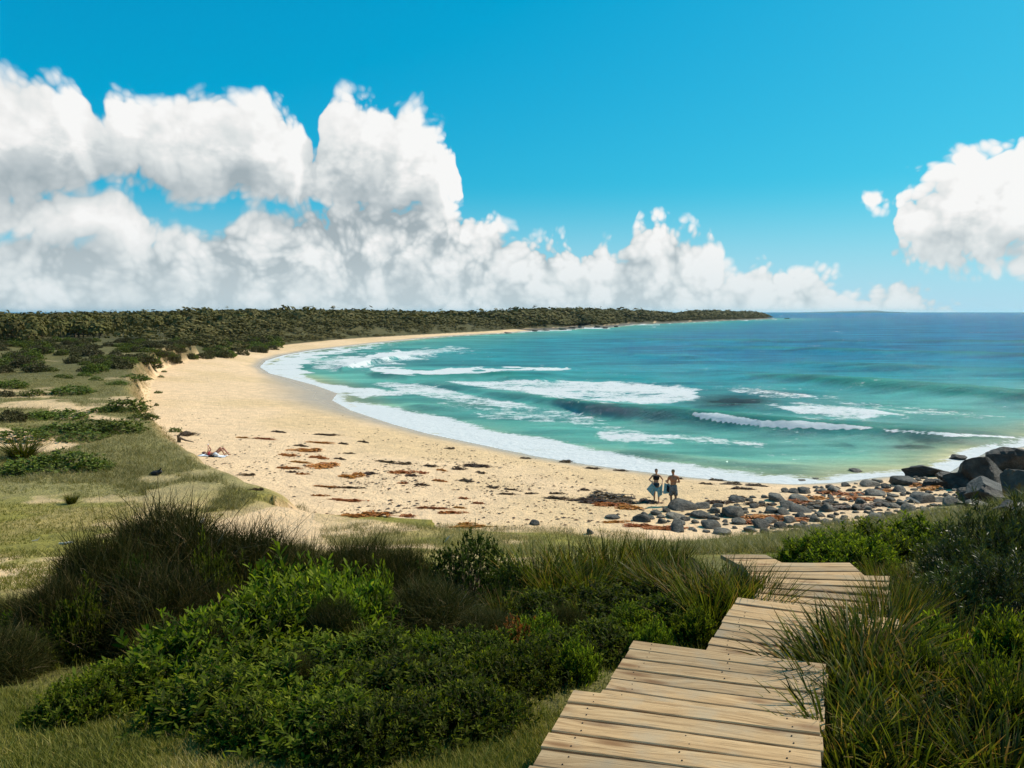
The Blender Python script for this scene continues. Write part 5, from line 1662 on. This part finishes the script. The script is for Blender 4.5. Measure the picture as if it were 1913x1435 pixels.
# ------------------------------------------------------------------ far coast
r = np.random.default_rng(3)
xs = np.linspace(1440, 1690, 80)
topy = np.interp(xs, [1440, 1480, 1520, 1560, 1600, 1650, 1662, 1690], [586.2, 585.8, 585.0, 584.0, 582.6, 581.6, 583.3, 584.3]) + r.normal(0, 0.12, 80)
DF = 14000.0
V, F = [], []
for i in range(80):
    x = (xs[i] - IW / 2) / FPX * DF
    h = ZC + (HORIZON - topy[i]) / FPX * DF + 14
    for (yy_, zz_) in ((0, -30.0), (0, h * 0.45), (300, h), (900, h * 0.8), (1500, -30)):
        V.append((x, DF + yy_, zz_ if zz_ > -29 else -30))
for i in range(79):
    for k in range(4):
        F.append((i * 5 + k, i * 5 + 5 + k, i * 5 + 6 + k, i * 5 + 1 + k))
me = bpy.data.meshes.new('far_coast')
me.from_pydata(V, [], F)
m_far, t = mat_new('far_land')
finish(t, principled(t, t.mix(t.noise(t.n('ShaderNodeNewGeometry').outputs['Position'], 0.004, 4), (0.05, 0.06, 0.045), (0.10, 0.10, 0.07)), 0.9))
obj('far_coast', me, m_far, kind='structure')


# ------------------------------------------------------------------ people
def skin_mat(name, colr):
    m, t = mat_new(name)
    n_ = t.noise(t.n('ShaderNodeTexCoord').outputs['Object'], 6, 4)
    finish(t, principled(t, t.mix(n_, tuple(c * 0.85 for c in colr), tuple(min(1, c * 1.12) for c in colr)), 0.5, spec=0.35))
    return m


def cloth_mat(name, c1, c2=None, scale=8.0):
    m, t = mat_new(name)
    n_ = t.noise(t.n('ShaderNodeTexCoord').outputs['Object'], scale, 3)
    c = t.mix(t.maprange(n_, 0.45, 0.55), c1, c2 or tuple(min(1, q * 1.25) for q in c1))
    finish(t, principled(t, c, 0.85, spec=0.15))
    return m


M_SKIN1 = skin_mat('tanned_skin', (0.52, 0.27, 0.16))
M_SKIN2 = skin_mat('sun_tanned_skin', (0.44, 0.19, 0.10))
M_SKIN3 = skin_mat('fair_skin', (0.46, 0.21, 0.13))
M_HAIR = cloth_mat('brown_hair', (0.05, 0.035, 0.022), (0.10, 0.075, 0.045), 30)
M_HAIR2 = cloth_mat('fair_hair', (0.12, 0.085, 0.05), (0.20, 0.15, 0.09), 30)
M_BLACK = cloth_mat('black_cloth', (0.012, 0.012, 0.014))
M_NAVY = cloth_mat('navy_cloth', (0.02, 0.045, 0.07))
M_GREY = cloth_mat('patterned_shorts', (0.05, 0.055, 0.065), (0.30, 0.29, 0.28), 55)
M_RED = cloth_mat('red_swimwear', (0.40, 0.045, 0.05))
M_WHITE = cloth_mat('white_cloth', (0.68, 0.70, 0.74))
m_towel, t = mat_new('striped_towel')
sa = attr(t, 'stripe')
w_ = t.math('FRACT', t.math('MULTIPLY', sa, 9.0))
c = t.ramp(w_, [(0, (0.02, 0.28, 0.34)), (0.34, (0.03, 0.34, 0.40)), (0.36, (0.66, 0.66, 0.62)), (0.55, (0.66, 0.66, 0.62)), (0.57, (0.015, 0.10, 0.15)), (0.72, (0.015, 0.10, 0.15)), (0.74, (0.10, 0.46, 0.50)), (0.9, (0.66, 0.66, 0.62))], 'CONSTANT')
finish(t, principled(t, c, 0.95, spec=0.1))


def ico(bm, c, rad, rot=None, sub=2):
    M = Matrix.Translation(Vector(c))
    if rot is not None:
        M = M @ rot
    if not isinstance(rad, (tuple, list)):
        rad = (rad,) * 3
    bmesh.ops.create_icosphere(bm, subdivisions=sub, radius=1.0, matrix=M @ Matrix.Diagonal((*rad, 1)))


def limb(bm, *pts):
    """tapering limb through (x,y,z,r) joints"""
    for (x0, y0, z0, r0), (x1, y1, z1, r1) in zip(pts[:-1], pts[1:]):
        a, b = Vector((x0, y0, z0)), Vector((x1, y1, z1))
        L = (b - a).length
        ico(bm, a, r0, sub=1)
        ico(bm, b, r1, sub=1)
        M = Matrix.Translation((a + b) / 2) @ (b - a).to_track_quat('Z', 'Y').to_matrix().to_4x4()
        bmesh.ops.create_cone(bm, cap_ends=True, segments=12, radius1=r0, radius2=r1, depth=L, matrix=M)


def hand(bm, w, d, up):
    """palm and five curled fingers at wrist w, pointing along d, back of the hand towards up"""
    w, d, up = Vector(w), Vector(d).normalized(), Vector(up).normalized()
    s = d.cross(up).normalized()
    up = s.cross(d).normalized()
    M = Matrix((s, up, d)).transposed().to_4x4()
    ico(bm, w + d * 0.05, (0.040, 0.016, 0.052), M)
    for k, (o_, L) in enumerate(((-0.030, 0.062), (-0.010, 0.075), (0.010, 0.070), (0.029, 0.055))):
        a = w + d * 0.085 + s * o_
        b = a + d * L * 0.5 - up * 0.006
        e = b + d * L * 0.35 - up * 0.028
        limb(bm, (*a, .009), (*b, .0085), (*e, .008))
    a = w + d * 0.03 - s * 0.036
    b = a + d * 0.028 - s * 0.026 - up * 0.010
    e = b + d * 0.028 - s * 0.006 - up * 0.016
    limb(bm, (*a, .011), (*b, .010), (*e, .009))


def head(bm, c, fwd, up, s=1.0):
    c, f, u = Vector(c), Vector(fwd).normalized(), Vector(up).normalized()
    r_ = f.cross(u).normalized()
    u = r_.cross(f).normalized()
    M = Matrix((r_, f, u)).transposed().to_4x4()
    P = lambda x, y, z: c + (r_ * x + f * y + u * z) * s
    ico(bm, P(0, 0, .03), (.074 * s, .092 * s, .088 * s), M)
    ico(bm, P(0, .018, -.055), (.056 * s, .066 * s, .062 * s), M)
    ico(bm, P(0, .095, -.022), (.014 * s, .018 * s, .022 * s), M, 1)      # nose
    ico(bm, P(0, .075, -.060), (.026 * s, .012 * s, .010 * s), M, 1)      # mouth
    ico(bm, P(0, .064, -.095), (.026 * s, .020 * s, .018 * s), M, 1)      # chin
    for q in (-1, 1):
        ico(bm, P(.033 * q, .084, .015), (.012 * s, .007 * s, .008 * s), M, 1)
        ico(bm, P(.076 * q, -.005, -.015), (.010 * s, .020 * s, .030 * s), M, 1)
    return P, M


def remeshed(name, bm, mat, voxel=0.013, smooth=5):
    me = bpy.data.meshes.new(name)
    bm.to_mesh(me)
    bm.free()
    o = bpy.data.objects.new(name + '_tmp', me)
    C.objects.link(o)
    md = o.modifiers.new('r', 'REMESH')
    md.mode = 'VOXEL'
    md.voxel_size = voxel
    md.use_smooth_shade = True
    ms = o.modifiers.new('s', 'SMOOTH')
    ms.iterations = smooth
    ms.factor = 0.4
    dg = bpy.context.evaluated_depsgraph_get()
    out = bpy.data.meshes.new_from_object(o.evaluated_get(dg))
    out.name = name
    bpy.data.objects.remove(o)
    out.materials.clear()
    out.materials.append(mat)
    return out


def rings(name, L, mat, seg=20, wob=0.0):
    """cloth sleeve through ellipses (cx, cy, z, rx, ry)"""
    V, F = [], []
    for i, (cx, cy, z, rx, ry) in enumerate(L):
        for k in range(seg):
            a = 2 * math.pi * k / seg
            f = 1 + wob * math.sin(k * 2.3 + i)
            V.append((cx + rx * f * math.cos(a), cy + ry * f * math.sin(a), z))
    for i in range(len(L) - 1):
        for k in range(seg):
            F.append((i * seg + k, i * seg + (k + 1) % seg, (i + 1) * seg + (k + 1) % seg, (i + 1) * seg + k))
    me = bpy.data.meshes.new(name)
    me.from_pydata(V, [], F)
    me.polygons.foreach_set('use_smooth', np.ones(len(F), bool))
    me.update()
    me.materials.append(mat)
    return me


def solid(o, th):
    m = o.modifiers.new('thickness', 'SOLIDIFY')
    m.thickness = th
    return o


def cloth_patch(name, corners, mat, nu=16, nv=16, wave=0.02, seed=0, s0=0.0, s1=1.0):
    """draped cloth over four 3D corners a,b (top) c,d (bottom right, bottom left)"""
    a, b, c_, d_ = (np.array(q, float) for q in corners)
    u, v = np.meshgrid(np.linspace(0, 1, nu), np.linspace(0, 1, nv))
    P = (a * (1 - u)[..., None] + b * u[..., None]) * (1 - v)[..., None] + (d_ * (1 - u)[..., None] + c_ * u[..., None]) * v[..., None]
    P[..., 1] += wave * np.sin(u * 9 + seed) * (0.3 + v) + wave * 0.6 * np.sin(u * 17 + v * 3 + seed)
    P[..., 2] -= 0.05 * np.sin(u * np.pi) * (1 - v)
    i = np.arange(nu * nv).reshape(nv, nu)
    F = np.stack([i[:-1, :-1], i[:-1, 1:], i[1:, 1:], i[1:, :-1]], -1).reshape(-1, 4)
    st = (s0 + (s1 - s0) * u).ravel()
    return P.reshape(-1, 3), F, st


def towel_obj(name, patches, loc, rz, label, mat=None, kind_attr=True):
    Vs, Fs, Ss, n = [], [], [], 0
    for V, F, S in patches:
        Vs.append(V)
        Fs.append(F + n)
        Ss.append(S)
        n += len(V)
    me = npmesh(name, np.concatenate(Vs), np.concatenate(Fs), True, attrs=dict(stripe=np.concatenate(Ss)))
    o = obj(name, me, mat or m_towel, loc=loc, label=label, cat='towel')
    o.rotation_euler = (0, 0, rz)
    solid(o, 0.008)
    return o


# woman facing the camera, towel held out at the waist
pw_ = hit1(1225, 938)
bm = bmesh.new()
limb(bm, (-.085, 0, .86, .088), (-.075, .0, .48, .058), (-.07, .02, .09, .036))
limb(bm, (.085, 0, .86, .088), (.125, -.01, .48, .058), (.155, .02, .09, .036))
for x in (-.07, .155):
    limb(bm, (x, .04, .045, .036), (x, -.10, .03, .030), (x, -.15, .022, .022))
ico(bm, (0, .0, .92), (.155, .105, .11))
ico(bm, (0, 0, 1.06), (.125, .088, .14))
ico(bm, (0, 0, 1.24), (.150, .100, .15))
limb(bm, (-.15, 0, 1.345, .055), (0, .0, 1.375, .06), (.15, 0, 1.345, .055))
limb(bm, (0, 0, 1.38, .048), (0, -.01, 1.47, .044))
P, M = head(bm, (0, -.02, 1.56), (0.1, -1, -.15), (0, 0, 1))
for s_, hx in ((-1, -.22), (1, .29)):
    limb(bm, (s_ * .17, 0, 1.34, .046), (s_ * .34, .03, 1.13, .036), (hx, -.13, 1.03, .026))
    hand(bm, (hx, -.13, 1.03), (-s_ * .25, -.75, -.45), (s_ * .6, -.2, .7))
wom = obj('person', None, loc=pw_, label='standing person in a black crop top holding a striped towel at the waist', cat='person')
obj('body', remeshed('body', bm, M_SKIN1), None, parent=wom)
bm = bmesh.new()
ico(bm, P(0, -.018, .045), (.083, .093, .090), M)
ico(bm, P(0, -.075, .03), (.05, .045, .05), M)
limb(bm, (*P(0, -.09, .02), .03), (*P(0.0, -.10, -.08), .022))
obj('hair', remeshed('hair', bm, M_HAIR, 0.012, 3), None, parent=wom)
solid(obj('crop_top', rings('crop_top', [(0, 0, 1.14, .148, .103), (0, 0, 1.20, .156, .110), (0, -.008, 1.26, .160, .118), (0, -.002, 1.32, .150, .106), (0, 0, 1.345, .125, .082)], M_BLACK), parent=wom), 0.004)
solid(obj('swim_bottoms', rings('swim_bottoms', [(0, 0, .80, .150, .100), (0, 0, .85, .172, .113), (0, 0, .93, .168, .114), (0, 0, .98, .150, .102)], M_NAVY), parent=wom), 0.004)
A = cloth_patch('t', [(-.22, -.18, 1.03), (-.06, -.20, .72), (-.17, -.22, .33), (-.50, -.16, .69)], m_towel, seed=1, s0=0, s1=1)
B = cloth_patch('t', [(.0, -.21, .68), (.29, -.18, 1.05), (.27, -.20, .42), (.08, -.23, .29)], m_towel, seed=3, s0=0, s1=1)
Cc = cloth_patch('t', [(-.22, -.175, 1.02), (.29, -.175, 1.03), (.05, -.215, .56), (-.10, -.21, .62)], m_towel, seed=5, s0=0.2, s1=0.9)
Cc[0][:, 2] -= 0.22 * np.sin(np.tile(np.linspace(0, 1, 16), 16) * np.pi) * np.repeat(1 - np.linspace(0, 1, 16), 16)
towel_obj('beach_towel', [A, B, Cc], pw_, 0, 'turquoise striped towel held open by the person in the crop top')

# man seen from behind, bundle under his left arm
pm_ = hit1(1257, 945)
bm = bmesh.new()
limb(bm, (-.095, 0, .90, .098), (-.10, .01, .50, .064), (-.085, -.02, .10, .042))
limb(bm, (.095, 0, .90, .098), (.125, .02, .50, .064), (.145, -.02, .10, .042))
for x in (-.085, .145):
    limb(bm, (x, -.04, .05, .040), (x, .10, .035, .034), (x, .16, .025, .024))
ico(bm, (0, 0, .97), (.165, .115, .12))
ico(bm, (0, 0, 1.12), (.150, .105, .15))
ico(bm, (0, 0, 1.30), (.185, .120, .17))
limb(bm, (-.19, 0, 1.425, .062), (0, 0, 1.46, .075), (.19, 0, 1.425, .062))
limb(bm, (0, 0, 1.46, .058), (-.01, .02, 1.56, .054))
P, M = head(bm, (-.015, .03, 1.655), (-.55, .8, -.25), (0, 0, 1), 1.05)
limb(bm, (-.21, 0, 1.42, .054), (-.29, .06, 1.14, .042), (-.20, .28, 1.06, .030))
hand(bm, (-.20, .28, 1.06), (.3, .7, -.1), (-.8, 0, .5))
limb(bm, (.21, 0, 1.42, .054), (.30, .05, 1.16, .042), (.12, .24, 1.12, .030))
hand(bm, (.12, .24, 1.12), (-.8, .4, 0), (.2, .8, .4))
man = obj('person', None, loc=pm_, label='standing bare backed person in grey patterned shorts seen from behind', cat='person')
obj('body', remeshed('body', bm, M_SKIN2), None, parent=man)
bm = bmesh.new()
ico(bm, P(0, -.016, .05), (.084, .095, .088), M)
obj('hair', remeshed('hair', bm, M_HAIR2, 0.012, 3), None, parent=man)
L = [(0, 0, .66, .215, .135), (0, 0, .80, .208, .142), (0, 0, .95, .185, .132), (0, 0, 1.03, .168, .118)]
sh_ = solid(obj('shorts', rings('shorts', L, M_GREY, wob=0.02), parent=man), 0.006)
for x in (-.105, .125):
    solid(obj('shorts_leg', rings('shorts_leg', [(x, .0, .52, .105, .105), (x * .95, 0, .62, .108, .112), (x * .9, 0, .74, .112, .120)], M_GREY, wob=0.03), parent=man), 0.006)
A = cloth_patch('t', [(-.40, .10, 1.12), (-.16, .04, 1.10), (-.20, -.02, .62), (-.47, .04, .58)], m_towel, seed=2)
towel_obj('beach_towel', [A], pm_, 0, 'blue striped towel hanging at the side of the person in shorts')
bm = bmesh.new()
limb(bm, (-.26, .04, .98, .05), (-.24, .02, .80, .075), (-.22, .02, .70, .06))
limb(bm, (-.26, .04, .98, .014), (-.22, .06, 1.10, .012), (-.18, .12, 1.10, .012))
bag = obj('small_bag', remeshed('small_bag', bm, M_BLACK, 0.012, 3), None, loc=pm_, label='small black bag carried at the side of the person in shorts', cat='bag')

# person lying on a towel further along the beach
pl = hit1(379, 851)
bm = bmesh.new()
P, M = head(bm, (.10, 0, .17), (.35, 0, 1), (-1, 0, .25))
limb(bm, (.20, 0, .135, .048), (.27, 0, .125, .052))
ico(bm, (.42, 0, .13), (.17, .155, .10))
ico(bm, (.62, 0, .125), (.15, .130, .088))
ico(bm, (.80, 0, .13), (.12, .160, .10))
limb(bm, (.30, -.15, .13, .052), (.42, 0, .14, .06), (.30, .15, .13, .052))
for s_ in (-1, 1):
    limb(bm, (.31, s_ * .17, .14, .045), (.44, s_ * .20, .36, .036), (.37, s_ * .07, .58, .026))
    hand(bm, (.37, s_ * .07, .58), (-.05, -s_ * .3, 1), (.9, 0, .1))
limb(bm, (.83, -.09, .14, .088), (1.15, -.10, .52, .060), (1.40, -.08, .08, .038))
limb(bm, (.83, .09, .14, .088), (1.26, .10, .46, .060), (1.58, .10, .07, .038))
for x, y in ((1.40, -.08), (1.58, .10)):
    limb(bm, (x - .03, y, .045, .036), (x + .10, y, .05, .030), (x + .15, y, .055, .022))
ly = obj('person', None, loc=pl, label='person in red swimwear lying on a white towel with knees up', cat='person')
obj('body', remeshed('body', bm, M_SKIN3), None, parent=ly)
bm = bmesh.new()
ico(bm, P(0, -.022, .05), (.086, .090, .090), M)
obj('hair', remeshed('hair', bm, M_HAIR, 0.012, 3), None, parent=ly)


def xr(L):
    me = rings('swimwear', [(0, 0, z, rx, ry) for z, rx, ry in L], M_RED)
    me.transform(Matrix.Translation((0, 0, .128)) @ Matrix.Rotation(math.pi / 2, 4, 'Y'))
    return me


solid(obj('swim_top', xr([(.34, .102, .158), (.42, .112, .166), (.50, .104, .156)]), parent=ly), .004)
solid(obj('swim_bottoms', xr([(.72, .098, .150), (.80, .110, .168), (.87, .112, .172)]), parent=ly), .004)
V, F, S = cloth_patch('t', [(-.18, .42, .02), (1.45, .40, .02), (1.5, -.42, .02), (-.15, -.45, .02)], M_WHITE, 40, 14, 0.0, 2)
V[:, 2] = 0.022 + 0.012 * np.sin(V[:, 0] * 9 + V[:, 1] * 4) + 0.09 * np.exp(-((V[:, 0] - .02) / .13) ** 2 - (V[:, 1] / .2) ** 2)
V[:, 2] += gz(V[:, 0] + pl.x, V[:, 1] + pl.y) - pl.z + 0.01
towel_obj('beach_towel', [(V, F, S)], pl, 0, 'white towel spread on the sand under the lying person', M_WHITE)
bm = bmesh.new()
ico(bm, (.92, -.34, .14), (.14, .10, .13))
ico(bm, (1.05, -.33, .09), (.10, .09, .09))
obj('beach_bag', remeshed('beach_bag', bm, M_WHITE, .015, 4), None, loc=pl, label='bulging white bag standing beside the lying person', cat='bag')
bm = bmesh.new()
ico(bm, (.62, -.45, .05), (.11, .07, .05))
ico(bm, (.78, -.44, .06), (.13, .08, .06))
ico(bm, (.70, -.42, .09), (.06, .05, .05))
obj('clothes_heap', remeshed('clothes_heap', bm, M_BLACK, .012, 3), None, loc=pl, label='small dark heap of clothes in front of the white bag', cat='clothes')
bm = bmesh.new()
bmesh.ops.create_cube(bm, size=1.0, matrix=Matrix.Translation((.36, 0, .69)) @ Matrix.Rotation(.3, 4, 'Y') @ Matrix.Diagonal((.016, .16, .10, 1)))
bmesh.ops.bevel(bm, geom=bm.edges[:], offset=.004, segments=2, affect='EDGES')
me = bpy.data.meshes.new('phone')
bm.to_mesh(me)
bm.free()
obj('phone', me, M_WHITE, loc=pl, label='pale handset held up by the lying person', cat='phone')


# ------------------------------------------------------------------ tell small groups of look-alikes apart by their order across the view
ORD = 'first second third fourth fifth sixth seventh eighth ninth tenth eleventh twelfth thirteenth fourteenth fifteenth sixteenth seventeenth'.split()
groups = {}
for o in bpy.data.objects:
    if o.parent is None and o.get('group'):
        groups.setdefault((o['group'], o['label']), []).append(o)
for (g_, l_), os_ in groups.items():
    if 2 <= len(os_) <= 17:
        os_.sort(key=lambda o: float(proj(o.location.x, o.location.y, o.location.z)[0]))
        for k, o in enumerate(os_):
            o['label'] = l_ + ', ' + ('leftmost' if k == 0 else 'rightmost' if k == len(os_) - 1 else ORD[k] + ' from the left')

# ------------------------------------------------------------------ sea air
bm = bmesh.new()
bmesh.ops.create_cube(bm, size=1.0, matrix=Matrix.Translation((0, 8000, 24)) @ Matrix.Diagonal((190000, 60000, 110, 1)))
me = bpy.data.meshes.new('haze')
bm.to_mesh(me)
bm.free()
m_haze, t = mat_new('haze')
vol = t.n('ShaderNodeVolumePrincipled', Color=(0.55, 0.86, 1.0, 1), Density=0.00003, Anisotropy=0.3)
t.n('ShaderNodeOutputMaterial', Volume=vol.outputs[0])
obj('haze', me, m_haze, kind='stuff', label='thin pale sea haze over the whole bay', cat='haze')
